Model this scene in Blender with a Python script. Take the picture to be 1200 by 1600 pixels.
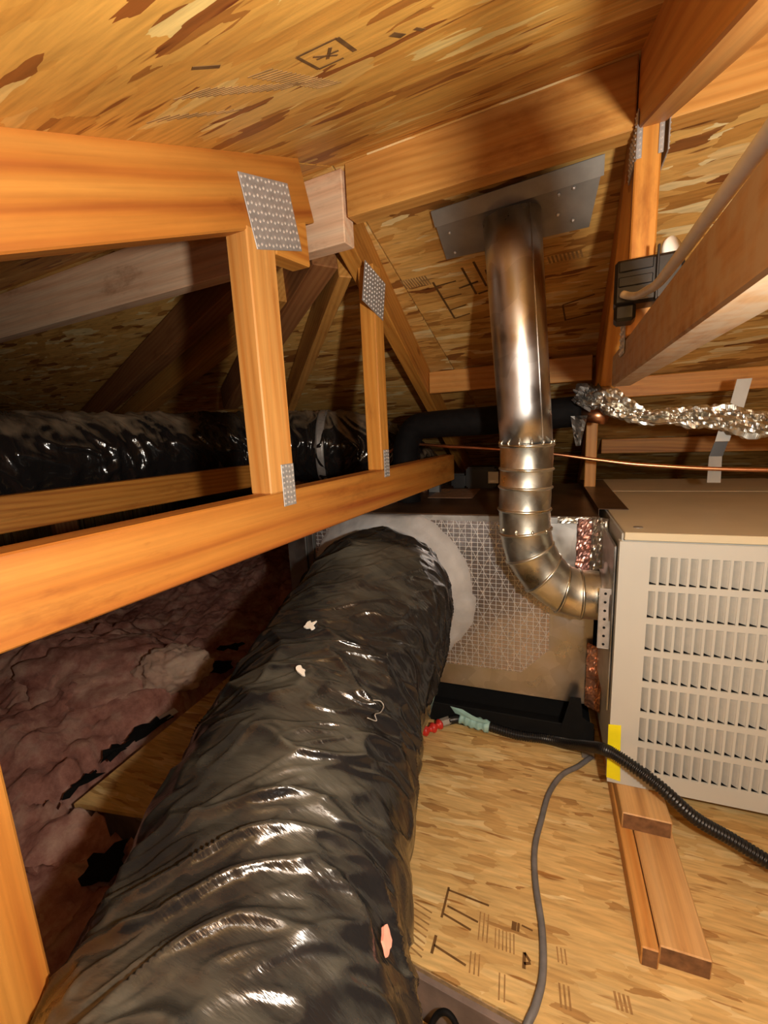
import bpy, bmesh, math, random
from mathutils import Vector, Matrix, noise
random.seed(7)
S = bpy.context.scene
for o in list(bpy.data.objects): bpy.data.objects.remove(o)

# ---------------------------------------------------------------- camera, light, exposure
CH = 0.85                                        # eye height above the decking (z = 0)
cam_d = bpy.data.cameras.new('camera'); cam = bpy.data.objects.new('camera', cam_d)
S.collection.objects.link(cam); S.camera = cam
cam_d.sensor_fit = 'VERTICAL'; cam_d.sensor_height = 36.0; cam_d.lens = 680.0/1600*36.0
cam_d.clip_start = 0.01; cam_d.clip_end = 50
Rw = [(0.94, 0.019, -0.34), (0.337, -0.187, 0.923), (-0.046, -0.982, -0.183)]   # world axes in (right, down, forward)
right = Vector((Rw[0][0], Rw[1][0], Rw[2][0])).normalized()
fwd = Vector((Rw[0][2], Rw[1][2], Rw[2][2])); fwd = (fwd - right*fwd.dot(right)).normalized()
up = right.cross(fwd)
cam.matrix_world = Matrix(((right.x, up.x, -fwd.x, 0), (right.y, up.y, -fwd.y, 0), (right.z, up.z, -fwd.z, CH), (0, 0, 0, 1)))

W = bpy.data.worlds.new('attic_air'); S.world = W; W.use_nodes = True
W.node_tree.nodes['Background'].inputs[0].default_value = (0.9, 0.75, 0.6, 1)
W.node_tree.nodes['Background'].inputs[1].default_value = 0.02
TH = math.radians(7.0228599)
cs, sn = math.cos(TH), math.sin(TH)
def Hp(x, y, z): return Vector((x*cs + y*sn, -x*sn + y*cs, z + CH))      # house frame (trusses run along its y)
def Gp(x, y, z): return Vector((x, y, z + CH))                           # furnace frame
def lamp(name, loc, energy, col, rad):
    d = bpy.data.lights.new(name, 'POINT'); d.energy = energy; d.color = col; d.shadow_soft_size = rad
    o = bpy.data.objects.new(name, d); S.collection.objects.link(o); o.location = loc; return o
lamp('work_lamp', Hp(0.150, 0.06, 0.010), 28.0, (1.0, 0.93, 0.82), 0.016)     # hand lamp held right of the camera
lamp('fill_lamp', Hp(-0.03, 0.02, 0.03), 0.7, (1.0, 0.94, 0.86), 0.008)      # weak fill added beside the camera, not an actual lamp
S.view_settings.view_transform = 'Standard'; S.view_settings.look = 'None'
S.view_settings.exposure = 0.0; S.view_settings.gamma = 1; S.view_settings.use_curve_mapping = False

# ---------------------------------------------------------------- materials
def newmat(name):
    m = bpy.data.materials.new(name); m.use_nodes = True; nt = m.node_tree
    return m, nt, nt.nodes['Principled BSDF']
def nd(nt, t, **kw):
    n = nt.nodes.new(t)
    for k, v in kw.items():
        if k.startswith('i_'):
            key = k[2:]; n.inputs[int(key) if key.isdigit() else key.replace('_', ' ')].default_value = v
        else: setattr(n, k, v)
    return n
def ramp(nt, stops, src=None, interp='LINEAR'):
    r = nt.nodes.new('ShaderNodeValToRGB'); r.color_ramp.interpolation = interp
    e = r.color_ramp.elements
    while len(e) < len(stops): e.new(0.5)
    for i, (p, c) in enumerate(stops):
        e[i].position = p; e[i].color = (*c, 1) if len(c) == 3 else c
    if src: nt.links.new(src, r.inputs[0])
    return r
def coords(nt, scale=(1, 1, 1), rot=(0, 0, 0), per_object=True, kind='Object', loc=(0, 0, 0)):
    tc = nt.nodes.new('ShaderNodeTexCoord'); src = tc.outputs[kind]
    if per_object:
        oi = nt.nodes.new('ShaderNodeObjectInfo')
        mu = nd(nt, 'ShaderNodeVectorMath', operation='SCALE'); mu.inputs[0].default_value = (17.3, 9.1, 5.7)
        nt.links.new(oi.outputs['Random'], mu.inputs['Scale'])
        ad = nd(nt, 'ShaderNodeVectorMath', operation='ADD')
        nt.links.new(src, ad.inputs[0]); nt.links.new(mu.outputs[0], ad.inputs[1]); src = ad.outputs[0]
    mp = nd(nt, 'ShaderNodeMapping'); mp.inputs['Location'].default_value = loc
    mp.inputs['Rotation'].default_value = rot; mp.inputs['Scale'].default_value = scale
    nt.links.new(src, mp.inputs[0]); return mp.outputs[0]
def mixc(nt, f, a, b, mode='MIX'):
    m = nd(nt, 'ShaderNodeMix', data_type='RGBA', blend_type=mode)
    if isinstance(f, (int, float)): m.inputs[0].default_value = f
    else: nt.links.new(f, m.inputs[0])
    for i, v in ((6, a), (7, b)):
        if isinstance(v, tuple): m.inputs[i].default_value = (*v, 1)
        else: nt.links.new(v, m.inputs[i])
    return m.outputs[2]
def bump(nt, b, h, strength, dist=0.002):
    n = nd(nt, 'ShaderNodeBump'); n.inputs['Strength'].default_value = strength; n.inputs['Distance'].default_value = dist
    nt.links.new(h, n.inputs['Height']); nt.links.new(n.outputs[0], b.inputs['Normal']); return n

def osb(name, cols, strand=(0.085, 0.018), spread=0.5, rough=0.55):
    """oriented strand board: three layers of flat strands, each voronoi cell one strand"""
    m, nt, b = newmat(name)
    dark, mid, tan, pale = cols
    layers = []
    for k, (ang, s) in enumerate(((0.12, 1.0), (0.12+spread, 1.25), (0.12-spread*1.1, 0.8), (0.02, 1.7))):
        v = coords(nt, (1/(strand[0]*s), 1/(strand[1]*s), 4), (0, 0, ang), loc=(k*3.7, k*1.9, 0))
        ns = nd(nt, 'ShaderNodeTexNoise', i_Scale=1.3, i_Detail=3.0); nt.links.new(v, ns.inputs['Vector'])
        dv = nd(nt, 'ShaderNodeVectorMath', operation='MULTIPLY_ADD')
        nt.links.new(ns.outputs['Color'], dv.inputs[0]); dv.inputs[1].default_value = (0.45, 0.55, 0); nt.links.new(v, dv.inputs[2])
        vo = nd(nt, 'ShaderNodeTexVoronoi', voronoi_dimensions='2D', distance='CHEBYCHEV'); vo.inputs['Scale'].default_value = 1.0
        nt.links.new(dv.outputs[0], vo.inputs['Vector'])
        sp = nd(nt, 'ShaderNodeSeparateColor'); nt.links.new(vo.outputs['Color'], sp.inputs[0])
        col = ramp(nt, [(0.0, dark), (0.13, mid), (0.5, tan), (0.8, tan), (1.0, pale)], sp.outputs[0])
        layers.append((col.outputs[0], sp.outputs[1], vo.outputs['Distance']))
    c, h = layers[0][0], layers[0][1]
    for i, thr in ((1, 0.45), (2, 0.55), (3, 0.80)):
        gt = nd(nt, 'ShaderNodeMath', operation='GREATER_THAN'); gt.inputs[1].default_value = thr
        nt.links.new(layers[i][1], gt.inputs[0])
        c = mixc(nt, gt.outputs[0], c, layers[i][0])
        hm = nd(nt, 'ShaderNodeMix', data_type='FLOAT'); nt.links.new(gt.outputs[0], hm.inputs[0])
        nt.links.new(h, hm.inputs[2]); nt.links.new(layers[i][1], hm.inputs[3]); h = hm.outputs[0]
    g = nd(nt, 'ShaderNodeTexNoise', i_Scale=1.0, i_Detail=4.0); nt.links.new(coords(nt, (18, 170, 10), (0, 0, 0.1)), g.inputs['Vector'])
    gr = ramp(nt, [(0.3, (0.72,)*3), (0.6, (1.0,)*3), (0.8, (1.12,)*3)], g.outputs[0])
    c = mixc(nt, 0.9, c, gr.outputs[0], 'MULTIPLY')
    big = nd(nt, 'ShaderNodeTexNoise', i_Scale=2.3, i_Detail=3.0); nt.links.new(coords(nt, (1, 1.6, 1)), big.inputs['Vector'])
    br = ramp(nt, [(0.3, (0.8, 0.78, 0.76)), (0.65, (1.08, 1.08, 1.08))], big.outputs[0])
    c = mixc(nt, 1.0, c, br.outputs[0], 'MULTIPLY')
    # thin dark slivers between strands
    fl = nd(nt, 'ShaderNodeTexNoise', i_Scale=1.0, i_Detail=2.0); nt.links.new(coords(nt, (9, 95, 10), (0, 0, 0.25), loc=(5, 2, 0)), fl.inputs['Vector'])
    fr = ramp(nt, [(0.28, dark), (0.345, (1, 1, 1))], fl.outputs[0])
    c = mixc(nt, 0.8, c, fr.outputs[0], 'MULTIPLY')
    nt.links.new(c, b.inputs['Base Color']); b.inputs['Roughness'].default_value = rough
    b.inputs['Specular IOR Level'].default_value = 0.35
    ad = nd(nt, 'ShaderNodeMath', operation='MULTIPLY_ADD'); nt.links.new(g.outputs[0], ad.inputs[0]); ad.inputs[1].default_value = 0.3; nt.links.new(h, ad.inputs[2])
    bump(nt, b, ad.outputs[0], 0.55, 0.0016)
    return m
def wood(name, c1, c2, c3, rough=0.5, dust=0.0, knots=True, ring=26, stain=0.8):
    """softwood: straight long grain along local x, faint growth rings, stains and a few knots"""
    m, nt, b = newmat(name)
    n1 = nd(nt, 'ShaderNodeTexNoise', i_Scale=1.0, i_Detail=2.0); nt.links.new(coords(nt, (1.6, 7, 7)), n1.inputs['Vector'])
    mul = nd(nt, 'ShaderNodeVectorMath', operation='MULTIPLY_ADD'); nt.links.new(n1.outputs['Color'], mul.inputs[0])
    mul.inputs[1].default_value = (0.0, 0.035, 0.035); nt.links.new(coords(nt, (0.04, 1, 1)), mul.inputs[2])
    wv = nd(nt, 'ShaderNodeTexWave', wave_type='BANDS', bands_direction='DIAGONAL', wave_profile='SIN')
    wv.inputs['Scale'].default_value = ring*1.6; wv.inputs['Distortion'].default_value = 0.6; wv.inputs['Detail'].default_value = 3
    nt.links.new(mul.outputs[0], wv.inputs['Vector'])
    st = nd(nt, 'ShaderNodeTexNoise', i_Scale=1.0, i_Detail=4.0); nt.links.new(coords(nt, (0.8, 34, 34)), st.inputs['Vector'])
    sf = nd(nt, 'ShaderNodeMath', operation='MULTIPLY_ADD'); nt.links.new(wv.outputs['Fac'], sf.inputs[0]); sf.inputs[1].default_value = 0.28; nt.links.new(st.outputs[0], sf.inputs[2])
    base = ramp(nt, [(0.38, c1), (0.74, c2), (0.95, c3)], sf.outputs[0]).outputs[0]
    fine = nd(nt, 'ShaderNodeTexNoise', i_Scale=1.0, i_Detail=5.0); nt.links.new(coords(nt, (5, 230, 230)), fine.inputs['Vector'])
    fr = ramp(nt, [(0.3, (0.86,)*3), (0.65, (1.04,)*3)], fine.outputs[0])
    c = mixc(nt, 1.0, base, fr.outputs[0], 'MULTIPLY')
    blot = nd(nt, 'ShaderNodeTexNoise', i_Scale=9.0, i_Detail=6.0, i_Roughness=0.7); nt.links.new(coords(nt, (0.5, 1.5, 1.5)), blot.inputs['Vector'])
    bl = ramp(nt, [(0.28, (0.55, 0.42, 0.34)), (0.43, (0.95, 0.92, 0.9)), (0.65, (1.05,)*3)], blot.outputs[0])
    c = mixc(nt, stain, c, bl.outputs[0], 'MULTIPLY')
    if knots:
        vo = nd(nt, 'ShaderNodeTexVoronoi', voronoi_dimensions='3D'); vo.inputs['Scale'].default_value = 6.5
        nt.links.new(coords(nt, (0.45, 1.2, 1.2)), vo.inputs['Vector'])
        kr = ramp(nt, [(0.0, (0.30, 0.17, 0.10)), (0.03, (0.5, 0.32, 0.2)), (0.085, (1, 1, 1))], vo.outputs['Distance'])
        c = mixc(nt, 0.8, c, kr.outputs[0], 'MULTIPLY')
    if dust > 0:
        dn = nd(nt, 'ShaderNodeTexNoise', i_Scale=60.0, i_Detail=6.0); nt.links.new(coords(nt), dn.inputs['Vector'])
        dr = ramp(nt, [(0.35, (0,)*3), (0.62, (dust,)*3)], dn.outputs[0])
        c = mixc(nt, dr.outputs[0], c, (0.42, 0.31, 0.20))
    nt.links.new(c, b.inputs['Base Color']); b.inputs['Roughness'].default_value = rough
    b.inputs['Specular IOR Level'].default_value = 0.35
    bump(nt, b, fine.outputs[0], 0.35, 0.0006)
    return m
def plain(name, col, rough=0.5, metal=0.0, var=0.12, sc=30, bmp=0.0, spec=0.5, bscale=120):
    m, nt, b = newmat(name)
    n = nd(nt, 'ShaderNodeTexNoise', i_Scale=float(sc), i_Detail=5.0); nt.links.new(coords(nt), n.inputs['Vector'])
    r = ramp(nt, [(0.3, tuple(c*(1-var) for c in col)), (0.7, tuple(min(1, c*(1+var)) for c in col))], n.outputs[0])
    nt.links.new(r.outputs[0], b.inputs['Base Color'])
    b.inputs['Roughness'].default_value = rough; b.inputs['Metallic'].default_value = metal
    b.inputs['Specular IOR Level'].default_value = spec
    if bmp:
        n2 = nd(nt, 'ShaderNodeTexNoise', i_Scale=float(bscale), i_Detail=4.0); nt.links.new(coords(nt), n2.inputs['Vector'])
        bump(nt, b, n2.outputs[0], bmp, 0.002)
    return m
def galvanised(name, col=(0.62, 0.63, 0.64), rough=0.28, spangle=40):
    m, nt, b = newmat(name)
    vo = nd(nt, 'ShaderNodeTexVoronoi'); vo.inputs['Scale'].default_value = spangle; nt.links.new(coords(nt), vo.inputs['Vector'])
    sp = nd(nt, 'ShaderNodeSeparateColor'); nt.links.new(vo.outputs['Color'], sp.inputs[0])
    r = ramp(nt, [(0, tuple(c*.86 for c in col)), (1, tuple(c*1.06 for c in col))], sp.outputs[0])
    n = nd(nt, 'ShaderNodeTexNoise', i_Scale=14.0, i_Detail=6.0); nt.links.new(coords(nt), n.inputs['Vector'])
    st = ramp(nt, [(0.3, (0.78, 0.77, 0.75)), (0.6, (1, 1, 1))], n.outputs[0])
    nt.links.new(mixc(nt, 0.8, r.outputs[0], st.outputs[0], 'MULTIPLY'), b.inputs['Base Color'])
    rr = ramp(nt, [(0.3, (rough*0.75,)*3), (0.7, (rough*1.5,)*3)], n.outputs[0]); nt.links.new(rr.outputs[0], b.inputs['Roughness'])
    b.inputs['Metallic'].default_value = 1.0
    n2 = nd(nt, 'ShaderNodeTexNoise', i_Scale=9.0, i_Detail=2.0); nt.links.new(coords(nt), n2.inputs['Vector'])
    bump(nt, b, n2.outputs[0], 0.12, 0.01)
    return m

OSB_COLS = ((0.28, 0.085, 0.014), (0.60, 0.27, 0.045), (0.74, 0.39, 0.080), (0.90, 0.66, 0.24))
M_ceil = osb('osb_roof_sheathing', OSB_COLS, (0.10, 0.020), 0.42)
M_far = osb('osb_far_sheathing', ((0.24, 0.08, 0.018), (0.56, 0.27, 0.06), (0.76, 0.43, 0.12), (0.92, 0.74, 0.38)), (0.09, 0.018), 0.35)
M_deck = osb('osb_decking', ((0.42, 0.22, 0.07), (0.62, 0.38, 0.135), (0.74, 0.50, 0.20), (0.84, 0.64, 0.31)), (0.065, 0.015), 0.6)
M_deckedge = plain('osb_cut_edge', (0.40, 0.27, 0.14), 0.8, 0, 0.3, 90, 0.4)
M_fir = wood('fir_orange', (0.66, 0.30, 0.058), (0.57, 0.23, 0.038), (0.42, 0.14, 0.022))
M_fir2 = wood('fir_warm', (0.68, 0.34, 0.095), (0.62, 0.28, 0.07), (0.52, 0.20, 0.04), ring=20, stain=0.45)
M_chord = wood('fir_stained', (0.52, 0.225, 0.042), (0.45, 0.165, 0.026), (0.32, 0.085, 0.014), ring=12, stain=0.9)
M_pink = wood('fir_pinkish', (0.93, 0.68, 0.46), (0.88, 0.58, 0.37), (0.75, 0.45, 0.27), ring=14, knots=False)
M_dusty = wood('fir_dusty', (0.46, 0.28, 0.135), (0.42, 0.24, 0.11), (0.34, 0.18, 0.08), 0.75, dust=0.75)
M_ridge = wood('fir_ridge', (0.66, 0.335, 0.085), (0.58, 0.27, 0.062), (0.46, 0.195, 0.04), ring=30)
M_block = wood('fir_block', (0.66, 0.40, 0.17), (0.60, 0.33, 0.12), (0.36, 0.17, 0.06), ring=9, knots=False)
M_plate = plain('galvanised_plate', (0.46, 0.44, 0.42), 0.45, 0.5, 0.15, 80)
M_tooth = plain('plate_teeth', (0.85, 0.82, 0.78), 0.35, 0.6, 0.1, 80)
M_pipe = galvanised('shiny_pipe', (0.68, 0.67, 0.66), 0.33, 25)
M_elbow = galvanised('elbow_metal', (0.74, 0.72, 0.62), 0.32, 60)
M_galv = galvanised('galvanised_sheet', (0.60, 0.60, 0.59), 0.34, 30)
M_galvdark = galvanised('dull_dark_metal', (0.22, 0.21, 0.20), 0.45, 25)
M_flash = plain('flashing_metal', (0.33, 0.31, 0.275), 0.55, 0.2, 0.25, 14)
M_topmetal = plain('dusty_duct_top', (0.10, 0.055, 0.03), 0.38, 0.35, 0.5, 12)
M_black = plain('black_plastic', (0.008, 0.007, 0.007), 0.38, 0, 0.2, 40)
M_matte = plain('matt_black', (0.006, 0.006, 0.006), 0.8, 0, 0.2, 40, spec=0.2)
M_foam = plain('black_foam', (0.006, 0.005, 0.005), 0.75, 0, 0.3, 60, 0.2, 0.15)
M_cabinet = plain('beige_enamel', (0.53, 0.53, 0.485), 0.42, 0, 0.03, 6)
M_lid = plain('beige_enamel_top', (0.62, 0.54, 0.37), 0.45, 0, 0.07, 7)
M_vane = plain('beige_vane', (0.46, 0.455, 0.415), 0.5, 0, 0.05, 60, 0.25)
M_yellow = plain('yellow_tape', (0.88, 0.78, 0.01), 0.5, 0, 0.05, 30)
M_copper = plain('copper', (0.78, 0.36, 0.19), 0.32, 1.0, 0.12, 40)
M_mastic = plain('grey_mastic', (0.46, 0.455, 0.45), 0.6, 0, 0.18, 16, 0.9, bscale=55)
M_foil = plain('crinkled_foil', (0.58, 0.56, 0.50), 0.33, 1.0, 0.12, 20)
M_foilred = plain('reddish_foil', (0.55, 0.30, 0.27), 0.30, 0.9, 0.35, 22)
M_foilcop = plain('coppery_foil', (0.60, 0.30, 0.18), 0.32, 0.8, 0.35, 24)
M_white = plain('white_plastic', (0.78, 0.74, 0.66), 0.4, 0, 0.06, 30)
M_greycable = plain('grey_cable', (0.16, 0.15, 0.15), 0.55, 0, 0.2, 50)
M_beigecable = plain('pale_cable', (0.62, 0.57, 0.50), 0.5, 0, 0.1, 50)
M_label = plain('dusty_paper_label', (0.30, 0.17, 0.10), 0.5, 0, 0.25, 60)
M_teal = plain('pale_teal_tape', (0.34, 0.58, 0.55), 0.5, 0, 0.2, 30)
M_red = plain('red_valve', (0.60, 0.03, 0.02), 0.4, 0, 0.15, 30)
M_greymetal = plain('grey_fitting', (0.32, 0.29, 0.25), 0.45, 0.4, 0.2, 60)
M_skin = plain('torn_liner_pink', (0.75, 0.30, 0.22), 0.7, 0, 0.2, 60)
M_strap = plain('grey_duct_tape', (0.40, 0.385, 0.35), 0.5, 0.2, 0.1, 20)
M_joistface = plain('dusty_joist_face', (0.19, 0.14, 0.12), 0.85, 0, 0.3, 18, 0.3)
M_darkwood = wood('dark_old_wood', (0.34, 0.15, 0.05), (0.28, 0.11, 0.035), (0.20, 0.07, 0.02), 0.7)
M_endshade = plain('shaded_end_grain', (0.20, 0.10, 0.045), 0.8, 0, 0.35, 60, 0.3, 0.2)  # end grain, darkened further to paint in the shade on block fronts
M_ink = plain('printed_ink', (0.15, 0.075, 0.025), 0.7, 0, 0.3, 60, spec=0.2)
M_inklight = plain('faint_ink', (0.34, 0.19, 0.07), 0.7, 0, 0.3, 60, spec=0.2)
M_feltshade = plain('felt_and_gap_shade', (0.008, 0.008, 0.008), 0.9, 0, 0.2, 30, spec=0.1)  # roofing felt, also the black of the painted shadow patches in gaps
M_gypsum = plain('dusty_gypsum', (0.10, 0.085, 0.075), 0.9, 0, 0.3, 10)

def pink_wool(name='pink_fibreglass', pale=0.0):
    m, nt, b = newmat(name)
    n = nd(nt, 'ShaderNodeTexNoise', i_Scale=9.0, i_Detail=8.0, i_Roughness=0.7); nt.links.new(coords(nt, per_object=False, kind='Object'), n.inputs['Vector'])
    r = ramp(nt, [(0.32, (0.34+.3*pale, 0.12+.3*pale, 0.09+.22*pale)), (0.5, (0.66+.2*pale, 0.32+.3*pale, 0.25+.22*pale)), (0.68, (0.90, 0.60+.15*pale, 0.46+.12*pale))], n.outputs[0])
    nt.links.new(r.outputs[0], b.inputs['Base Color']); b.inputs['Roughness'].default_value = 0.95
    b.inputs['Specular IOR Level'].default_value = 0.1
    n2 = nd(nt, 'ShaderNodeTexNoise', i_Scale=28.0, i_Detail=12.0, i_Roughness=0.85); nt.links.new(coords(nt, per_object=False), n2.inputs['Vector'])
    bump(nt, b, n2.outputs[0], 0.8, 0.022); return m
M_wool = pink_wool()
def duct_skin(name, dust_amt, dust_col, rough=0.2, lo=0.30, hi=0.60):
    """black polyethylene jacket: glossy film, dust settled on the faces that look up"""
    m, nt, b = newmat(name)
    geo = nt.nodes.new('ShaderNodeNewGeometry'); sp = nt.nodes.new('ShaderNodeSeparateXYZ'); nt.links.new(geo.outputs['Normal'], sp.inputs[0])
    n = nd(nt, 'ShaderNodeTexNoise', i_Scale=4.0, i_Detail=8.0, i_Roughness=0.66); nt.links.new(coords(nt, (0.8, 2.6, 0.8), per_object=False), n.inputs['Vector'])
    ad = nd(nt, 'ShaderNodeMath', operation='MULTIPLY'); nt.links.new(sp.outputs['Z'], ad.inputs[0]); nt.links.new(n.outputs[0], ad.inputs[1])
    r = ramp(nt, [(lo, (0,)*3), (hi, (dust_amt,)*3)], ad.outputs[0])
    nb = nd(nt, 'ShaderNodeTexNoise', i_Scale=2.6, i_Detail=5.0, i_Roughness=0.6); nt.links.new(coords(nt, (1, 1.5, 1), per_object=False, loc=(3, 1, 2)), nb.inputs['Vector'])
    rb = ramp(nt, [(0.40, (0.12,)*3), (0.58, (1,)*3)], nb.outputs[0]); mm = nd(nt, 'ShaderNodeMath', operation='MULTIPLY'); nt.links.new(r.outputs[0], mm.inputs[0]); nt.links.new(rb.outputs[0], mm.inputs[1])
    nt.links.new(mixc(nt, mm.outputs[0], (0.013, 0.012, 0.012), dust_col), b.inputs['Base Color'])
    ro = nd(nt, 'ShaderNodeMapRange'); ro.inputs['To Min'].default_value = rough; ro.inputs['To Max'].default_value = 0.75
    nt.links.new(mm.outputs[0], ro.inputs['Value']); nt.links.new(ro.outputs[0], b.inputs['Roughness'])
    b.inputs['Specular IOR Level'].default_value = 0.6
    n2 = nd(nt, 'ShaderNodeTexNoise', i_Scale=9.0, i_Detail=5.0); nt.links.new(coords(nt, (1.0, 5.0, 1.0), (0, 0, 0.25), per_object=False), n2.inputs['Vector'])
    bump(nt, b, n2.outputs[0], 0.55, 0.008); return m
M_duct = duct_skin('black_duct_jacket', 0.72, (0.125, 0.119, 0.090), 0.17)
M_duct2 = duct_skin('rear_duct_jacket', 0.95, (0.34, 0.25, 0.16), 0.14, 0.22, 0.42)

def scrim(name='foil_scrim'):
    """reinforced foil facing: bright foil with a fine net of glued threads (square net plus diagonals)"""
    m, nt, b = newmat(name)
    def net(rot, period, width):
        v = coords(nt, (1/period,)*3, rot, per_object=False)
        s = nt.nodes.new('ShaderNodeSeparateXYZ'); nt.links.new(v, s.inputs[0])
        fr = nd(nt, 'ShaderNodeMath', operation='FRACT'); nt.links.new(s.outputs['X'], fr.inputs[0])
        lt = nd(nt, 'ShaderNodeMath', operation='LESS_THAN'); lt.inputs[1].default_value = width; nt.links.new(fr.outputs[0], lt.inputs[0])
        return lt.outputs[0]
    P = 0.0125
    ms = [net((0, 0, 0), P*1.3, .09), net((0, math.pi/2, 0), P, .11), net((0, math.radians(28), 0), P*2.6, .03), net((0, math.radians(-28), 0), P*2.6, .03)]
    f = ms[0]
    for x in ms[1:]:
        mx = nd(nt, 'ShaderNodeMath', operation='MAXIMUM'); nt.links.new(f, mx.inputs[0]); nt.links.new(x, mx.inputs[1]); f = mx.outputs[0]
    n = nd(nt, 'ShaderNodeTexNoise', i_Scale=6.0, i_Detail=3.0); nt.links.new(coords(nt), n.inputs['Vector'])
    base = ramp(nt, [(0.3, (0.34, 0.30, 0.31)), (0.7, (0.60, 0.56, 0.56))], n.outputs[0]).outputs[0]
    nt.links.new(mixc(nt, f, base, (0.78, 0.76, 0.74)), b.inputs['Base Color'])
    rr = nd(nt, 'ShaderNodeMapRange'); rr.inputs['To Min'].default_value = 0.26; rr.inputs['To Max'].default_value = 0.55
    nt.links.new(f, rr.inputs['Value']); nt.links.new(rr.outputs[0], b.inputs['Roughness'])
    b.inputs['Metallic'].default_value = 0.85
    n2 = nd(nt, 'ShaderNodeTexNoise', i_Scale=16.0, i_Detail=3.0); nt.links.new(coords(nt), n2.inputs['Vector'])
    ad = nd(nt, 'ShaderNodeMath', operation='MULTIPLY_ADD'); nt.links.new(n2.outputs[0], ad.inputs[0]); ad.inputs[1].default_value = 3.0; nt.links.new(f, ad.inputs[2])
    bump(nt, b, ad.outputs[0], 0.4, 0.002); return m
M_scrim = scrim()

# ---------------------------------------------------------------- building helpers
C = S.collection
def link(name, me, M, parent=None, mat=None, smooth=False, label=None, kind=None):
    o = bpy.data.objects.new(name, me); C.objects.link(o)
    if mat and not me.materials: me.materials.append(mat)
    if smooth:
        for p in me.polygons: p.use_smooth = True
    if parent is not None:
        o.parent = parent; o.matrix_basis = WM[parent].inverted() @ M
    else: o.matrix_basis = M
    WM[o] = M
    if label: o['label'] = label
    if kind: o['kind'] = kind
    return o
WM = {}
def thing(name, label, cat, loc, group=None, kind=None):
    o = bpy.data.objects.new(name, None); C.objects.link(o); o.empty_display_size = 0.05
    M = Matrix.Translation(loc); o.matrix_basis = M; WM[o] = M
    if kind: o['kind'] = kind
    if label: o['label'] = label
    if cat: o['category'] = cat
    if group: o['group'] = group
    return o
def tag(o, label, cat, group=None):
    o['label'] = label; o['category'] = cat
    if group: o['group'] = group
    return o
def mesh_of(bm, name='mesh'):
    me = bpy.data.meshes.new(name); bmesh.ops.recalc_face_normals(bm, faces=bm.faces); bm.to_mesh(me); bm.free(); return me
def frame(a, b, upv):
    a, b = Vector(a), Vector(b); x = (b-a).normalized(); y = Vector(upv).cross(x).normalized(); z = x.cross(y)
    c = (a+b)/2
    return Matrix(((x.x, y.x, z.x, c.x), (x.y, y.y, z.y, c.y), (x.z, y.z, z.z, c.z), (0, 0, 0, 1))), (b-a).length
def box_bm(l, w, h, bev=0.0015, segs=1):
    bm = bmesh.new(); bmesh.ops.create_cube(bm, size=1.0)
    for v in bm.verts: v.co = Vector((v.co.x*l, v.co.y*w, v.co.z*h))
    if bev: bmesh.ops.bevel(bm, geom=bm.edges[:], offset=bev, segments=segs, affect='EDGES')
    return bm
def lumber(name, a, b, w, h, mat, parent=None, upv=(0, 0, 1), label=None, bev=0.002, warp=0.0):
    """a board from a to b (centre line), thickness w sideways, depth h along upv"""
    M, L = frame(a, b, upv); bm = box_bm(L, w, h, bev)
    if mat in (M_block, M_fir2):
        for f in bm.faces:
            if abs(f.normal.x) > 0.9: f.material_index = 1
    me = mesh_of(bm); me.materials.append(mat); me.materials.append(M_endshade)
    return link(name, me, M, parent, None, label=label)
def wbox(name, p0, p1, mat, parent=None, fr=Gp, bev=0.0015, label=None, segs=1, kind=None):
    """axis-aligned (in frame fr) box between two corners"""
    a = Vector(p0); b = Vector(p1); c = (a+b)/2; s = b-a
    O = fr(*c); X = (fr(c.x+1, c.y, c.z)-O); Y = (fr(c.x, c.y+1, c.z)-O)
    M = Matrix(((X.x, Y.x, 0, O.x), (X.y, Y.y, 0, O.y), (0, 0, 1, O.z), (0, 0, 0, 1)))
    return link(name, mesh_of(box_bm(abs(s.x), abs(s.y), abs(s.z), bev, segs)), M, parent, mat, label=label, kind=kind)
def poly_prism(name, pts, thick, nrm, mat, parent=None, label=None, bev=0.0):
    """flat polygon (world points) given thickness along nrm"""
    O = sum((Vector(p) for p in pts), Vector())/len(pts); n = Vector(nrm).normalized()
    bm = bmesh.new(); v1 = [bm.verts.new(Vector(p)-O) for p in pts]; v2 = [bm.verts.new(Vector(p)-O+n*thick) for p in pts]
    bm.faces.new(v1); bm.faces.new(v2[::-1])
    for i in range(len(pts)): j = (i+1) % len(pts); bm.faces.new((v1[i], v1[j], v2[j], v2[i]))
    return link(name, mesh_of(bm), Matrix.Translation(O), parent, mat, label=label)
def smooth_path(P, n):
    P = [Vector(p) for p in P]; Q = [2*P[0]-P[1]] + P + [2*P[-1]-P[-2]]; k = len(P)-1; out = []
    for i in range(n+1):
        s = i/n*k; j = min(int(s), k-1); u = s-j; a, b, c, d = Q[j:j+4]
        out.append(0.5*((2*b)+(c-a)*u+(2*a-5*b+4*c-d)*u*u+(3*b-3*c+d-a)*u**3))
    return out
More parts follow.
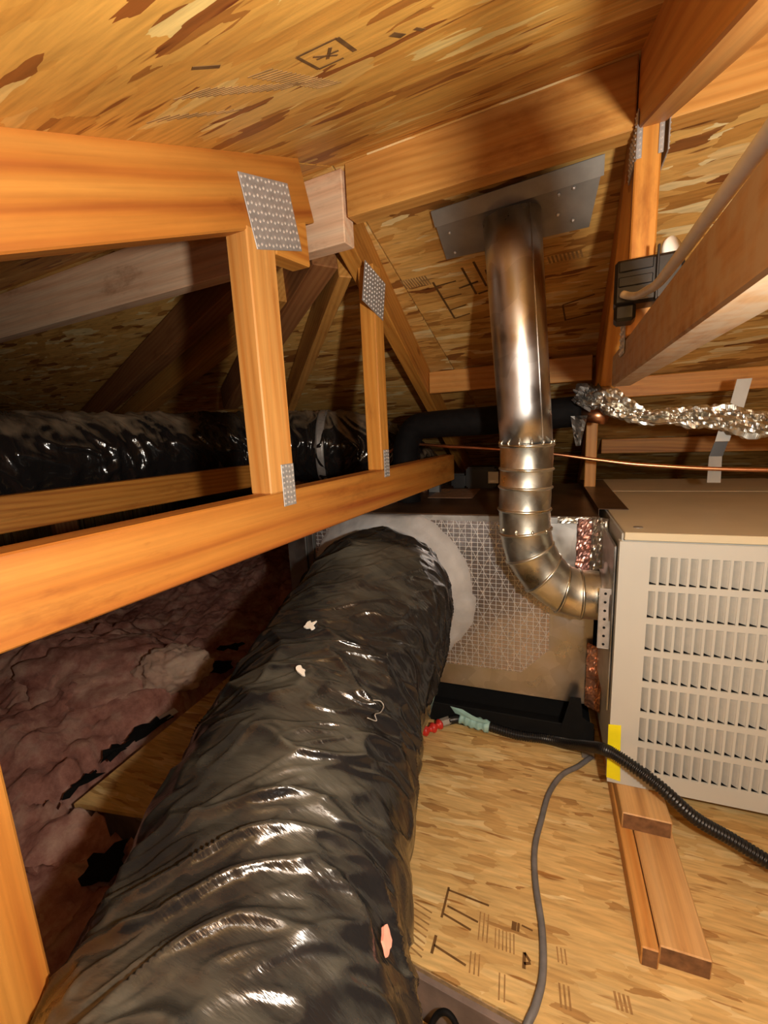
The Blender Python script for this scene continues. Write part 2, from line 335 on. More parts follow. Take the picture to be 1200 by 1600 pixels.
def tube_mesh(path, rad, seg=16, cap=True, disp=None, hint=(0, 0, 1), closed_ends=None):
    """tube along a list of points; rad is a number or f(i); disp(s, angle) adds to the radius"""
    n = len(path); bm = bmesh.new(); rings = []; s = 0; prevU = None
    O = path[0].copy()
    for i, p in enumerate(path):
        t = (path[min(i+1, n-1)]-path[max(i-1, 0)]).normalized()
        if i: s += (p-path[i-1]).length
        if prevU is None:
            U = Vector(hint).cross(t)
            if U.length < 1e-3: U = Vector((1, 0, 0)).cross(t)
            U.normalize()
        else: U = (prevU - t*prevU.dot(t)).normalized()
        prevU = U; V = t.cross(U); r = rad(i) if callable(rad) else rad; ring = []
        for k in range(seg):
            a = 2*math.pi*k/seg; rr = r + (disp(s, a) if disp else 0)
            ring.append(bm.verts.new(p-O + (U*math.cos(a)+V*math.sin(a))*rr))
        rings.append(ring)
    for i in range(n-1):
        A, B = rings[i], rings[i+1]
        for k in range(seg): j = (k+1) % seg; bm.faces.new((A[k], A[j], B[j], B[k]))
    if cap: bm.faces.new(rings[0][::-1]); bm.faces.new(rings[-1])
    return mesh_of(bm), O
def tube(name, path, rad, mat, parent=None, seg=16, cap=True, disp=None, smooth=True, label=None):
    me, O = tube_mesh(path, rad, seg, cap, disp); return link(name, me, Matrix.Translation(O), parent, mat, smooth, label)
def line(a, b, n=2): a, b = Vector(a), Vector(b); return [a.lerp(b, i/(n-1)) for i in range(n)]

def nail_plate(center, ax, ay, w, h, parent, rows, cols, label=None):
    """toothed connector plate: sheet with a pattern of punched teeth; ax, ay = in-plane unit axes"""
    ax = Vector(ax).normalized(); ay = Vector(ay); ay = (ay-ax*ay.dot(ax)).normalized(); nz = ax.cross(ay); c = Vector(center)
    M = Matrix(((ax.x, ay.x, nz.x, c.x), (ax.y, ay.y, nz.y, c.y), (ax.z, ay.z, nz.z, c.z), (0, 0, 0, 1)))
    p = link('nail_plate', mesh_of(box_bm(w, h, 0.0016, 0.0004)), M, parent, M_plate, label=label)
    bm = bmesh.new(); px, py = w/cols, h/rows
    for i in range(cols):
        for j in range(rows):
            x = (i+.5)*px-w/2; y = (j+.5)*py-h/2 + (0.15*py if i % 2 else 0)
            r = bmesh.ops.create_cone(bm, cap_ends=True, segments=4, radius1=min(px, py)*0.30, radius2=min(px, py)*0.10, depth=0.0016)
            bmesh.ops.translate(bm, verts=r['verts'], vec=(x, y, 0.0015))
    t = link('tooth_rows', mesh_of(bm), M, p, M_tooth); t['kind'] = 'stuff'
    return p

# ================================================================ LARGE STRUCTURE
RY, RZ, SL = 0.77, 0.480, 0.41            # ridge position, height and roof slope (house frame)
# --- roof sheathing: near slope and far slope, each of OSB sheets
def slope_panels(root_name, sgn, mat):
    ang = math.atan(SL); root = thing(root_name, None, None, Hp(0, RY, RZ), kind='structure')
    pw, pl_, g = 1.219, 2.438, 0.003
    for r in range(4 if sgn < 0 else 4):
        off = 0.75 if r % 2 else -0.469
        for k in range(-2, 2):
            x0 = k*pl_+off; y0 = r*pw
            cx, cy = x0+pl_/2, y0+pw/2
            yy = RY + sgn*cy*math.cos(ang); zz = RZ - cy*math.sin(ang) + 0.0055/math.cos(ang)
            O = Hp(cx, yy, zz); X = Hp(cx+1, yy, zz)-O
            Yv = (Hp(cx, yy+sgn*math.cos(ang), zz-math.sin(ang))-O)*sgn; Z = X.cross(Yv)
            M = Matrix(((X.x, Yv.x, Z.x, O.x), (X.y, Yv.y, Z.y, O.y), (X.z, Yv.z, Z.z, O.z), (0, 0, 0, 1)))
            link('osb_panel', mesh_of(box_bm(pl_-g, pw-g, 0.011, 0.001)), M, root, mat)
    return root
ceil_near = slope_panels('ceiling', -1, M_ceil)
ceil_far = slope_panels('ceiling', +1, M_far)
# gable walls far left and right, and the floor of gypsum under the joists
for nm, x in (('wall_left', -5.05), ('wall_right', 4.7)):
    w = wbox(nm, (x, -4.2, -1.12), (x+0.05, 5.8, 0.60), M_far, fr=Hp); w['kind'] = 'structure'
fl = thing('floor', None, None, Hp(0, 1, -1.12), kind='structure')
wbox('gypsum_board', (-5.2, -4.3, -1.145), (4.9, 5.9, -1.115), M_gypsum, fl, fr=Hp)
for i, y in enumerate((-0.45, 0.497, 1.10, 1.75, 2.4, 3.05)):
    wbox('floor_joist', (-1.08, y, -1.11), (4.6, y+0.038, -0.862), M_joistface if i else M_darkwood, fl, fr=Hp)

# --- decking sheets the furnace stands on
deck = thing('decking_board', 'large bright stamped strand board sheet under the beige furnace', 'board', Hp(0.3, 0.9, -0.86))
poly_prism('sheet', [Hp(-0.44, 0.505, -0.85), Hp(1.9, 0.52, -0.85), Hp(1.9, 1.90, -0.85), Hp(-0.44, 1.90, -0.85)], 0.011, (0, 0, -1), M_deck, deck)
ld = thing('decking_board', 'dim strand board sheet left of the large black duct beside pink insulation', 'board', Hp(-0.8, 0.8, -0.865))
poly_prism('sheet', [Hp(-1.115, 0.454, -0.853), Hp(-0.445, 0.63, -0.853), Hp(-0.445, 1.62, -0.853), Hp(-1.26, 1.50, -0.853)], 0.010, (0, 0, -1), M_deck, ld)
low = thing('decking_board', 'lower strand board sheet at the bottom edge below the step', 'board', Hp(0, 0.3, -0.94))
poly_prism('sheet', [Hp(-0.9, -0.35, -0.935), Hp(1.6, -0.35, -0.935), Hp(1.6, 0.49, -0.935), Hp(-0.9, 0.49, -0.935)], 0.011, (0, 0, -1), M_deck, low)
# the pale cut edge along the near side of the main sheet
poly_prism('cut_edge', [Hp(-0.44, 0.5035, -0.852), Hp(1.9, 0.5185, -0.852), Hp(1.9, 0.5195, -0.862), Hp(-0.44, 0.5045, -0.862)], 0.0012, (0, -1, 0), M_deckedge, deck)

# --- ridge boards
rb = thing('ridge_board', 'horizontal ridge board between the two trusses above the vent pipe', 'board', Hp(-0.2, 0.79, 0.39))
lumber('plank', Hp(-0.445, 0.789, 0.4345), Hp(0.017, 0.789, 0.4345), 0.036, 0.089, M_ridge, rb)
rb2 = thing('ridge_board', 'pale pinkish deep ridge board at upper left behind the orange truss chord', 'board', Hp(-1.2, 0.79, 0.35))
lumber('plank', Hp(-2.6, 0.789, 0.412), Hp(-0.452, 0.789, 0.412), 0.036, 0.124, M_pink, rb2)
rb3 = thing('ridge_board', 'ridge board right of the right truss post near the top right corner', 'board', Hp(0.6, 0.79, 0.39))
lumber('plank', Hp(0.056, 0.789, 0.4345), Hp(1.6, 0.789, 0.4345), 0.036, 0.089, M_ridge, rb3)

# ================================================================ TRUSSES
def chord_near(xc, yaw, y0, y1, mat, parent, w=0.037):
    f = lambda y: Hp(xc+yaw*y, y, 0.1185+SL*y)
    return lumber('top_chord', f(y0), f(y1), w, 0.0885, mat, parent)
def chord_far(xa, xb, ya, yb, mat, parent, w=0.037):
    f = lambda x, y: Hp(x, y, RZ-SL*(y-RY)-0.0480)
    return lumber('rafter', f(xa, ya), f(xb, yb), w, 0.0885, mat, parent)
XL = -0.469
tr1 = thing('roof_truss', 'orange truss in the left foreground with toothed plates and two posts', 'truss', Hp(XL, 0.5, -0.171))
chord_near(XL, 0, -0.75, 0.655, M_chord, tr1, 0.038)
lumber('heel_block', Hp(XL, 0.562, 0.312), Hp(XL, 0.648, 0.318), 0.0375, 0.092, M_fir, tr1)
lumber('bottom_chord', Hp(XL, -0.9, -0.129), Hp(XL, 1.40, -0.129), 0.038, 0.084, M_chord, tr1)
lumber('web_post', Hp(XL, 0.5325, -0.087), Hp(XL, 0.5325, 0.285), 0.040, 0.058, M_fir2, tr1, upv=(sn, cs, 0))
lumber('web_post', Hp(XL, 0.8960, -0.087), Hp(XL, 0.8960, 0.345), 0.037, 0.040, M_fir, tr1, upv=(sn, cs, 0))
chord_far(-0.483, -0.72, 0.82, 2.6, M_fir, tr1)
lumber('stud', Hp(XL, 0.094, -0.85), Hp(XL, 0.094, -0.172), 0.037, 0.089, M_chord, tr1, upv=(sn, cs, 0))
ax = Hp(0, 1, 0)-Hp(0, 0, 0); az = Vector((0, 0, 1))
def inplane(a): return ax*math.cos(a)+az*math.sin(a)
nail_plate(Hp(-0.4485, 0.5615, 0.3165), inplane(0.28), inplane(0.28+1.45), 0.110, 0.090, tr1, 9, 13)
nail_plate(Hp(-0.4485, 0.874, 0.288), inplane(-0.24), inplane(-0.24+math.pi/2), 0.092, 0.082, tr1, 9, 9)
nail_plate(Hp(-0.4485, 0.545, -0.077), inplane(0), inplane(math.pi/2), 0.030, 0.066, tr1, 8, 4)
nail_plate(Hp(-0.4485, 0.896, -0.073), inplane(0), inplane(math.pi/2), 0.026, 0.062, tr1, 8, 3)

tr2 = thing('roof_truss', 'dim rear truss chord at left below the rear black duct', 'truss', Hp(-1.21, 0.8, -0.185))
lumber('bottom_chord', Hp(-1.219, -0.7, -0.146), Hp(-1.219, 1.95, -0.146), 0.038, 0.083, M_fir, tr2)
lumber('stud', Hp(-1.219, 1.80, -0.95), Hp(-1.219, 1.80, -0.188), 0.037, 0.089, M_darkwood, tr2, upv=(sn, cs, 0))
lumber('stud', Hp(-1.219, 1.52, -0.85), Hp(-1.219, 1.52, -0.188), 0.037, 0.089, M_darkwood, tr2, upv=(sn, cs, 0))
nail_plate(Hp(-1.1985, 1.50, -0.150), inplane(0), inplane(math.pi/2), 0.085, 0.06, tr2, 5, 7)

YW = -0.083
tr3 = thing('roof_truss', 'right truss with dusty lower chord carrying a cable and a black box', 'truss', Hp(0.04, 0.75, 0.062))
def xr(y, off=0.017): return 0.0825+YW*y+off
lumber('top_chord', Hp(xr(-0.9), -0.9, 0.1185-SL*0.9), Hp(xr(0.80), 0.80, 0.1185+SL*0.80), 0.033, 0.0885, M_fir2, tr3)
lumber('bottom_chord', Hp(xr(0.21), 0.21, 0.0900), Hp(xr(0.96), 0.96, 0.0900), 0.033, 0.056, M_dusty, tr3)
lumber('web_post', Hp(xr(0.80), 0.800, 0.119), Hp(xr(0.80), 0.800, 0.405), 0.031, 0.089, M_fir, tr3, upv=(sn, cs, 0))
lumber('web_brace', Hp(xr(0.86)-0.003, 0.87, 0.385), Hp(xr(1.26)-0.002, 1.30, 0.060), 0.033, 0.075, M_fir, tr3, upv=(sn, cs, 0.3))
lumber('rafter', Hp(xr(0.83), 0.83, RZ-SL*0.06-0.048), Hp(xr(2.9), 2.9, RZ-SL*2.13-0.048), 0.033, 0.0885, M_fir, tr3)
def side_plate(side, y, z, w, h, rows, cols):
    x = 0.0825+YW*y+(-0.0012 if side < 0 else 0.0352)
    nail_plate(Hp(x, y, z), (Hp(YW, 1, 0)-Hp(0, 0, 0))*(1 if side > 0 else -1), az, w, h, tr3, rows, cols)
side_plate(-1, 0.785, 0.372, 0.075, 0.058, 8, 7)
side_plate(1, 0.785, 0.372, 0.075, 0.058, 8, 7)
side_plate(-1, 0.80, 0.128, 0.05, 0.06, 6, 5)
nail_plate(Hp(0.0225, 0.7535, 0.372), Hp(1, 0, 0)-Hp(0, 0, 0), az, 0.006, 0.056, tr3, 8, 1)
nail_plate(Hp(0.0475, 0.7535, 0.372), Hp(1, 0, 0)-Hp(0, 0, 0), az, 0.006, 0.056, tr3, 8, 1)

# --- rafters and blocks on the far slope
def far_rafter(label, a, b, mat, w=0.037, h=0.0885, name='rafter', drop=0.048):
    f = lambda p: Hp(p[0], p[1], RZ-SL*(p[1]-RY)-drop)
    o = lumber(name, f(a), f(b), w, h, mat); tag(o, label, 'rafter' if name == 'rafter' else 'board'); return o
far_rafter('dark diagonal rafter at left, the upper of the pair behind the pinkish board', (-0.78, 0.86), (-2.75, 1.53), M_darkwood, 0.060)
far_rafter('dark diagonal rafter at left, the lower of the pair with a bare edge', (-0.72, 0.93), (-2.55, 1.60), M_ridge, 0.060)
far_rafter('narrow reddish rafter slanting down just behind the first truss post', (-0.535, 0.90), (-1.22, 1.52), M_ridge, 0.030)
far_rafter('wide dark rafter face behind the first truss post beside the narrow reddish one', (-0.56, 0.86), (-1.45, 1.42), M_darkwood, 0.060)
def block(label, xa, xb, y, mat, h=0.089, dz=0.0):
    z = RZ-SL*(y-RY)-h/2-0.012+dz
    o = lumber('roof_blocking', Hp(xa, y, z), Hp(xb, y, z), 0.037, h, mat); tag(o, label, 'board'); return o
block('orange blocking board across the roof behind the vent pipe', -0.545, -0.046, 1.455, M_fir2, 0.070)
block('orange blocking board under the roof right of the dusty truss chord', 0.0, 1.7, 1.60, M_fir, 0.060)
block('dim lower blocking board at right behind the foil wrapped pipe', -0.02, 2.4, 2.10, M_fir, 0.060)
far_stud = lumber('wall_stud', Hp(-0.045, 1.62, -0.60), Hp(-0.045, 1.62, 0.03), 0.034, 0.05, M_fir2, upv=(sn, cs, 0))
tag(far_stud, 'short orange upright stud behind the furnace beside the vent pipe', 'stud')

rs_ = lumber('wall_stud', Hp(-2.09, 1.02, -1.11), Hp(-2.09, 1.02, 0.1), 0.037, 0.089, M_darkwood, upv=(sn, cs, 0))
tag(rs_, 'dim upright stud rising from the pink insulation in the dark at left', 'stud')
# ================================================================ PINK INSULATION
def insulation():
    n, m = 300, 300; x0, x1, y0, y1 = -3.6, -0.50, -0.55, 2.9
    bm = bmesh.new(); V = []
    for j in range(m+1):
        row = []
        for i in range(n+1):
            x = x0+(x1-x0)*i/n; y = y0+(y1-y0)*j/m
            p = Vector((x*3.2, y*3.2, 0)); q = Vector((x*9, y*9, 4)); r = Vector((x*40, y*40, 1))
            z = -0.90+0.055*noise.noise(p)+0.038*abs(noise.noise(q))*1.6+0.016*noise.noise(r)+0.05*math.exp(-((y-0.48)/0.10)**2)*(x < -1.0)
            z += 0.17*math.exp(-(((x+1.75)/0.62)**2+((y-0.80)/0.26)**2)*1.2) - 0.06*max(0, min(1, (y-1.05)/0.2))
            z += 0.11*max(0, min(1, (y-1.5)/0.9))+0.05*max(0, min(1, (-x-1.5)))
            # ragged gap against the deck edge
            ex = -1.115-0.10*(y-0.454)/0.7 - 0.02
            dk = y > 0.454+(x+1.115)*0.263-0.01
            gap = 0.045+0.055*noise.noise(Vector((y*11, 2.0, 0)))+0.03*noise.noise(Vector((y*31, 5, 0)))
            if dk and x > ex-gap: z = -1.09
            elif dk: z -= 0.16*max(0, 1-(ex-gap-x)/0.06)**2
            if (abs(x+0.90)/0.075)**2+((y-0.42)/0.055)**2 < 1+0.5*noise.noise(p*5): z = -1.09
            if x > -0.74: z = -1.09
            row.append(bm.verts.new(Vector((x, y, z))))
        V.append(row)
    for j in range(m):
        for i in range(n): bm.faces.new((V[j][i], V[j][i+1], V[j+1][i+1], V[j+1][i]))
    for v in bm.verts: v.co = Hp(*v.co) - Hp(-2, 1, -1.1)
    o = link('fibreglass_insulation', mesh_of(bm), Matrix.Translation(Hp(-2, 1, -1.1)), None, M_wool, True, kind='stuff')
    tag(o, 'pink fibreglass insulation filling the joist bays at left', 'insulation')
insulation()
def wool_tuft(label, cx, cy, cz, sx, sy, sz, seed, rz=0.0, mat=None):
    bm = bmesh.new(); bmesh.ops.create_icosphere(bm, subdivisions=5, radius=1.0)
    for v in bm.verts:
        d = v.co.copy(); k = 1+0.28*noise.noise(d*1.5+Vector((seed,)*3))+0.34*abs(noise.noise(d*2.6+Vector((seed*2,)*3)))+0.14*abs(noise.noise(d*7))+0.05*noise.noise(d*16)
        v.co = Vector((d.x*sx, d.y*sy, d.z*sz))*k
    M = Matrix.Translation(Hp(cx, cy, cz)) @ Matrix.Rotation(rz, 4, 'Z')
    o = link('insulation_tuft', mesh_of(bm), M, None, mat or M_wool, True); tag(o, label, 'insulation')
wool_tuft('pale pink folded tuft of insulation by the dim deck sheet', -1.29, 0.885, -0.765, 0.105, 0.075, 0.070, 3.0, 0.5, pink_wool('pale_fibreglass', 0.8))
wool_tuft('rounded reddish roll of insulation left of the folded tuft', -1.62, 0.82, -0.82, 0.28, 0.20, 0.095, 8.0)
wool_tuft('small torn peak of insulation further back in the dark', -1.30, 1.55, -0.80, 0.09, 0.10, 0.10, 12.0)
wool_tuft('low dark lump of insulation below the corner of the dim deck sheet', -0.98, 0.30, -0.93, 0.14, 0.10, 0.06, 16.0)
scrap = poly_prism('foil_scrap', [Hp(-1.215, 0.735, -0.846), Hp(-1.175, 0.730, -0.842), Hp(-1.165, 0.790, -0.838), Hp(-1.20, 0.80, -0.84)], 0.001, (0.2, 0, 1), M_strap)
tag(scrap, 'small pale blue-grey scrap in the gap beside the dim deck sheet', 'scrap')
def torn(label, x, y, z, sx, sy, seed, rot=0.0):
    """ragged black patch, curled a little, added for deep shadow in the gaps"""
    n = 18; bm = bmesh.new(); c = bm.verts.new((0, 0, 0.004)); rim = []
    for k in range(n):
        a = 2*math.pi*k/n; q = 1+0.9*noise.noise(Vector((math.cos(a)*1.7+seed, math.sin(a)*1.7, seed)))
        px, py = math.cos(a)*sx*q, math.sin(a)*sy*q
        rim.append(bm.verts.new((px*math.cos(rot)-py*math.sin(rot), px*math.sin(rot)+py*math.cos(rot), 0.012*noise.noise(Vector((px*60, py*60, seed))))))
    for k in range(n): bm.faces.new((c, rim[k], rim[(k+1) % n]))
    me = mesh_of(bm); o = link('gap_shadow', me, Matrix.Translation(Hp(x, y, z)), None, M_feltshade)
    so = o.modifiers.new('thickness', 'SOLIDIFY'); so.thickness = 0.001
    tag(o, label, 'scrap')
torn('largest black shadow patch in the gap by the dim deck sheet edge', -1.185, 0.700, -0.838, 0.030, 0.055, 1.0, -0.3)
torn('black shadow patch just nearer than the blue-grey scrap', -1.180, 0.605, -0.838, 0.026, 0.040, 2.3, -0.2)
torn('narrow black shadow patch nearest the corner of the dim deck sheet', -1.150, 0.500, -0.840, 0.020, 0.040, 3.1, -0.1)
torn('black shadow patch lying right of the pale folded insulation tuft', -1.235, 1.010, -0.815, 0.050, 0.030, 4.7, 0.2)
torn('furthest black shadow patch on the insulation behind the folded tuft', -1.275, 1.120, -0.800, 0.045, 0.026, 5.9, 0.5)
torn('black shadow patch in the hollow left of the big duct below the dim deck sheet', -0.900, 0.400, -0.868, 0.050, 0.042, 7.2, 0.4)

# ================================================================ FURNACE
FX0, FX1, FY, FZ0, FZ1 = 0.146, 0.72, 0.930, -0.774, -0.2335
furn = thing('furnace', 'beige furnace cabinet with a louvred front panel at right', 'furnace', Gp(0.43, 1.3, FZ0))
wbox('cabinet', (FX0+0.006, 0.951, FZ0), (FX1-0.006, 1.80, -0.2215), M_cabinet, furn, label='beige cabinet body')
lid = wbox('lid', (FX0+0.009, 0.9365, -0.2325), (FX1-0.009, 1.500, -0.2165), M_lid, furn, bev=0.0012)
wbox('rear_lid', (FX0+0.009, 1.503, -0.2325), (FX1-0.009, 1.81, -0.2160), M_lid, furn, bev=0.0012)
bm = bmesh.new(); bmesh.ops.create_cone(bm, cap_ends=True, segments=20, radius1=0.0085, radius2=0.0085, depth=0.0012)
link('lid_plug', mesh_of(bm), Matrix.Translation(Gp(0.186, 0.985, -0.2158)), lid, M_greymetal)
# front panel: sheet with seven rows of slots, tilted vane in each slot
cols, rows_ = 30, 7
sx0, pxp, swd = 0.2000, 0.01655, 0.0120
rz0, pzp, sht = -0.262, 0.0690, 0.0560
xs = [FX0]; 
for i in range(cols): xs += [sx0+i*pxp, sx0+i*pxp+swd]
xs.append(FX1)
zs = [FZ1]
for j in range(rows_): zs += [rz0-j*pzp, rz0-j*pzp-sht]
zs.append(FZ0+0.001)
bm = bmesh.new(); O = Gp(FX0, FY, FZ0)
g = [[bm.verts.new(Gp(x, FY, z)-O) for z in zs] for x in xs]
for i in range(len(xs)-1):
    for j in range(len(zs)-1):
        if i % 2 == 1 and j % 2 == 1 and i < len(xs)-2: continue
        bm.faces.new((g[i][j], g[i+1][j], g[i+1][j+1], g[i][j+1]))
r = bmesh.ops.extrude_face_region(bm, geom=bm.faces[:])
for v in [e for e in r['geom'] if isinstance(e, bmesh.types.BMVert)]: v.co.y += 0.0035
panel = link('front_panel', mesh_of(bm), Matrix.Translation(O), furn, M_cabinet)
wbox('panel_edge', (FX0, FY+0.003, FZ0+0.001), (FX0+0.004, 0.951, FZ1), M_cabinet, furn, bev=0.0008)
wbox('backing', (FX0+0.03, 0.9475, FZ0+0.02), (FX1-0.03, 0.9505, FZ1-0.02), M_matte, furn, bev=0)
bm = bmesh.new()   # a vane: curved sheet, flush at right edge and sunk at left, open below
NV = 5; vv = []
for k in range(NV+1):
    t = k/NV; x = t*swd*1.02; d = 0.0120*(1-t)**1.3
    vv.append((bm.verts.new((x, d, -0.001)), bm.verts.new((x, d*1.2+0.0008, -sht*0.96))))
for k in range(NV): bm.faces.new((vv[k][0], vv[k+1][0], vv[k+1][1], vv[k][1]))
top = [a for a, b in vv]
bm.faces.new([bm.verts.new((0, 0, -0.0005))]+top[::-1][:0]+[bm.verts.new((swd, 0, -0.0005)), top[-1], top[0]])
vane_me = mesh_of(bm); vane_me.materials.append(M_vane)
for j in range(rows_):
    for i in range(cols):
        link('louvre', vane_me, Matrix.Translation(Gp(sx0+i*pxp, FY+0.0006, rz0-j*pzp)), panel)
tag_tape = poly_prism('yellow_tape_strip', [Gp(0.1430, FY-0.0012, -0.634), Gp(0.1668, FY-0.0012, -0.632), Gp(0.1685, FY-0.0012, -0.700), Gp(0.1715, FY-0.0012, -0.766), Gp(0.158, FY-0.0012, -0.764), Gp(0.1445, FY-0.0012, -0.762)], 0.0008, (0, 1, 0), M_yellow)
tag(tag_tape, 'bright yellow strip on the lower left corner of the beige furnace', 'tape')

# blocking under the furnace
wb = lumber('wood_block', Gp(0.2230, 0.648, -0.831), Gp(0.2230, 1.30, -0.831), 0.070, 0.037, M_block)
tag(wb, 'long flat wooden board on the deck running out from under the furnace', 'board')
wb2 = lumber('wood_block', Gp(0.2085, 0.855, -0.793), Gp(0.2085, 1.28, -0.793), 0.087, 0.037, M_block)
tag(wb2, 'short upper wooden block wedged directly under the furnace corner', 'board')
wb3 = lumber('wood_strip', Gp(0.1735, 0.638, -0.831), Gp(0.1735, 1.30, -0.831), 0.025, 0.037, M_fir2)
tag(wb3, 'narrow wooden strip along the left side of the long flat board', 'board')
wb4 = lumber('wood_block', Gp(0.60, 0.96, -0.812), Gp(0.60, 1.60, -0.812), 0.089, 0.074, M_darkwood)
tag(wb4, 'dark support block under the right side of the furnace', 'board')

# ================================================================ PLENUM
PX0, PX1, PY, PZ0, PZ1 = -0.665, 0.1330, 1.160, -0.745, -0.234
plen = thing('plenum_box', 'sheet metal plenum box joined to the left side of the furnace', 'plenum', Gp(-0.27, 1.5, PZ0))
wbox('casing', (PX0, PY+0.002, PZ0), (PX1, 1.79, PZ1), M_galv, plen, bev=0.001)
wbox('top_sheet', (PX0-0.002, PY-0.002, PZ1), (PX1+0.003, 1.80, PZ1+0.003), M_topmetal, plen, bev=0.0005)
wbox('top_flange', (PX0, PY-0.0020, PZ1-0.016), (PX1-0.04, PY+0.002, PZ1-0.0005), M_galv, plen, bev=0.0006)
poly_prism('side_flap', [Gp(PX1+0.001, 1.178, PZ1+0.0185), Gp(0.200, 1.176, PZ1+0.0185), Gp(0.205, 1.50, PZ1+0.0190), Gp(0.212, 1.775, PZ1+0.0195), Gp(PX1+0.001, 1.775, PZ1+0.0195)], 0.001, (0, 0, 1), M_topmetal, plen)
poly_prism('flap_rise', [Gp(PX1+0.001, 1.178, PZ1+0.0035), Gp(PX1+0.001, 1.775, PZ1+0.0035), Gp(PX1+0.001, 1.775, PZ1+0.0195), Gp(PX1+0.001, 1.178, PZ1+0.0185)], 0.001, (1, 0, 0), M_topmetal, plen)
poly_prism('foil_facing', [Gp(-0.655, PY-0.0015, PZ1-0.0155), Gp(0.024, PY-0.0015, PZ1-0.0155), Gp(0.0265, PY-0.0015, -0.598), Gp(-0.043, PY-0.0015, -0.674), Gp(-0.25, PY-0.0015, -0.677), Gp(-0.655, PY-0.0015, -0.682)], 0.0012, (0, -1, 0), M_scrim, plen, label='foil facing with a fine reinforcing net')
lb = wbox('label_sticker', (-0.365, 1.43, PZ1+0.003), (-0.215, 1.65, PZ1+0.0038), M_label, plen, bev=0)
for k in range(6): wbox('printed_line', (-0.355, 1.45+k*0.033, PZ1+0.0038), (-0.225-0.02*(k % 3), 1.456+k*0.033, PZ1+0.0041), M_ink, lb, bev=0)
wbox('corner_flange', (PX0-0.085, PY-0.015, -0.50), (PX0-0.020, PY+0.012, PZ1-0.02), M_galvdark, plen, label='dark upright flange at the left corner')
wbox('left_return', (PX0-0.022, PY-0.006, PZ0), (PX0+0.001, PY+0.03, PZ1-0.01), M_galvdark, plen)
wbox('top_bracket', (-0.392, 1.55, PZ1+0.003), (-0.350, 1.575, PZ1+0.075), M_galvdark, plen)
def crinkle_band(name, pts, mat, parent, amp=0.004, nu=10, nv=36, seed=0, label=None, upn=Vector((0, -1, 0))):
    """crumpled foil sheet spanning four corner points (bottom-left, bottom-right, top-right, top-left)"""
    bl, br, tr_, tl = [Vector(p) for p in pts]; O = bl.copy(); bm = bmesh.new(); V = []
    for j in range(nv+1):
        row = []
        for i in range(nu+1):
            u, v = i/nu, j/nv; p = bl.lerp(br, u).lerp(tl.lerp(tr_, u), v)
            q = p*70+Vector((seed*7,)*3); d = abs(noise.noise(q))+0.5*abs(noise.noise(q*2.3))
            e = 0.004*noise.noise(Vector((v*9+seed, i, 0))) if i in (0, nu) else 0
            row.append(bm.verts.new(p+upn*(amp*d*1.6+0.001)+(br-bl).normalized()*e-O))
        V.append(row)
    for j in range(nv):
        for i in range(nu): bm.faces.new((V[j][i], V[j][i+1], V[j+1][i+1], V[j+1][i]))
    return link(name, mesh_of(bm), Matrix.Translation(O), parent, mat, label=label)
crinkle_band('foil_tape', [Gp(0.085, PY-0.003, -0.43), Gp(0.118, PY-0.004, -0.43), Gp(0.122, PY-0.004, -0.236), Gp(0.085, PY-0.003, -0.236)], M_foilred, plen, 0.004, seed=1, label='reddish crinkled foil tape')
crinkle_band('foil_tape', [Gp(0.114, PY-0.008, -0.46), Gp(0.150, PY-0.040, -0.46), Gp(0.150, PY-0.035, -0.228), Gp(0.118, PY-0.006, -0.228)], M_foil, plen, 0.008, seed=2, label='crumpled silver foil tape')
crinkle_band('foil_tape', [Gp(0.040, PY-0.003, -0.248), Gp(0.125, PY-0.003, -0.248), Gp(0.128, PY-0.003, -0.232), Gp(0.040, PY-0.003, -0.232)], M_foil, plen, 0.003, 20, 5, seed=3)
crinkle_band('foil_tape', [Gp(0.118, PY-0.006, -0.740), Gp(0.150, PY-0.040, -0.735), Gp(0.150, PY-0.035, -0.560), Gp(0.118, PY-0.006, -0.560)], M_foilcop, plen, 0.008, seed=4, label='coppery crinkled foil tape')
# mastic ring
def mastic_ring():
    cx, cz = -0.425, -0.455; bm = bmesh.new(); prof = [(0.247, 0.000), (0.243, 0.010), (0.228, 0.020), (0.212, 0.032), (0.198, 0.046), (0.188, 0.050), (0.186, 0.030), (0.186, 0.0)]
    n = 140; rings = []
    for k in range(n):
        a = 2*math.pi*k/n; e = 1+0.035*noise.noise(Vector((math.cos(a)*2.2, math.sin(a)*2.2, 3)))+0.02*noise.noise(Vector((math.cos(a)*9, math.sin(a)*9, 1)))
        # flattened against the top edge of the box
        row = []
        for i, (r, d) in enumerate(prof):
            rr = r*(e if i < 4 else 1.0)*(1.05 if math.sin(a) < 0 and i < 3 else 1); x = cx+rr*math.cos(a); z = cz+rr*math.sin(a)
            z = min(z, PZ1-0.002+0.012*(i > 2)); dd = d+0.006*noise.noise(Vector((x*22, z*22, i*0.4)))*(0 < i < 6)
            row.append(bm.verts.new((x, -dd, z)))
        rings.append(row)
    for k in range(n):
        A, B = rings[k], rings[(k+1) % n]
        for i in range(len(prof)-1): bm.faces.new((A[i], A[i+1], B[i+1], B[i]))
    O = Gp(0, PY-0.003, 0)
    return link('mastic_collar', mesh_of(bm), Matrix.Translation(O), plen, M_mastic, True, label='rough grey mastic smeared around the duct mouth')
mastic_ring()

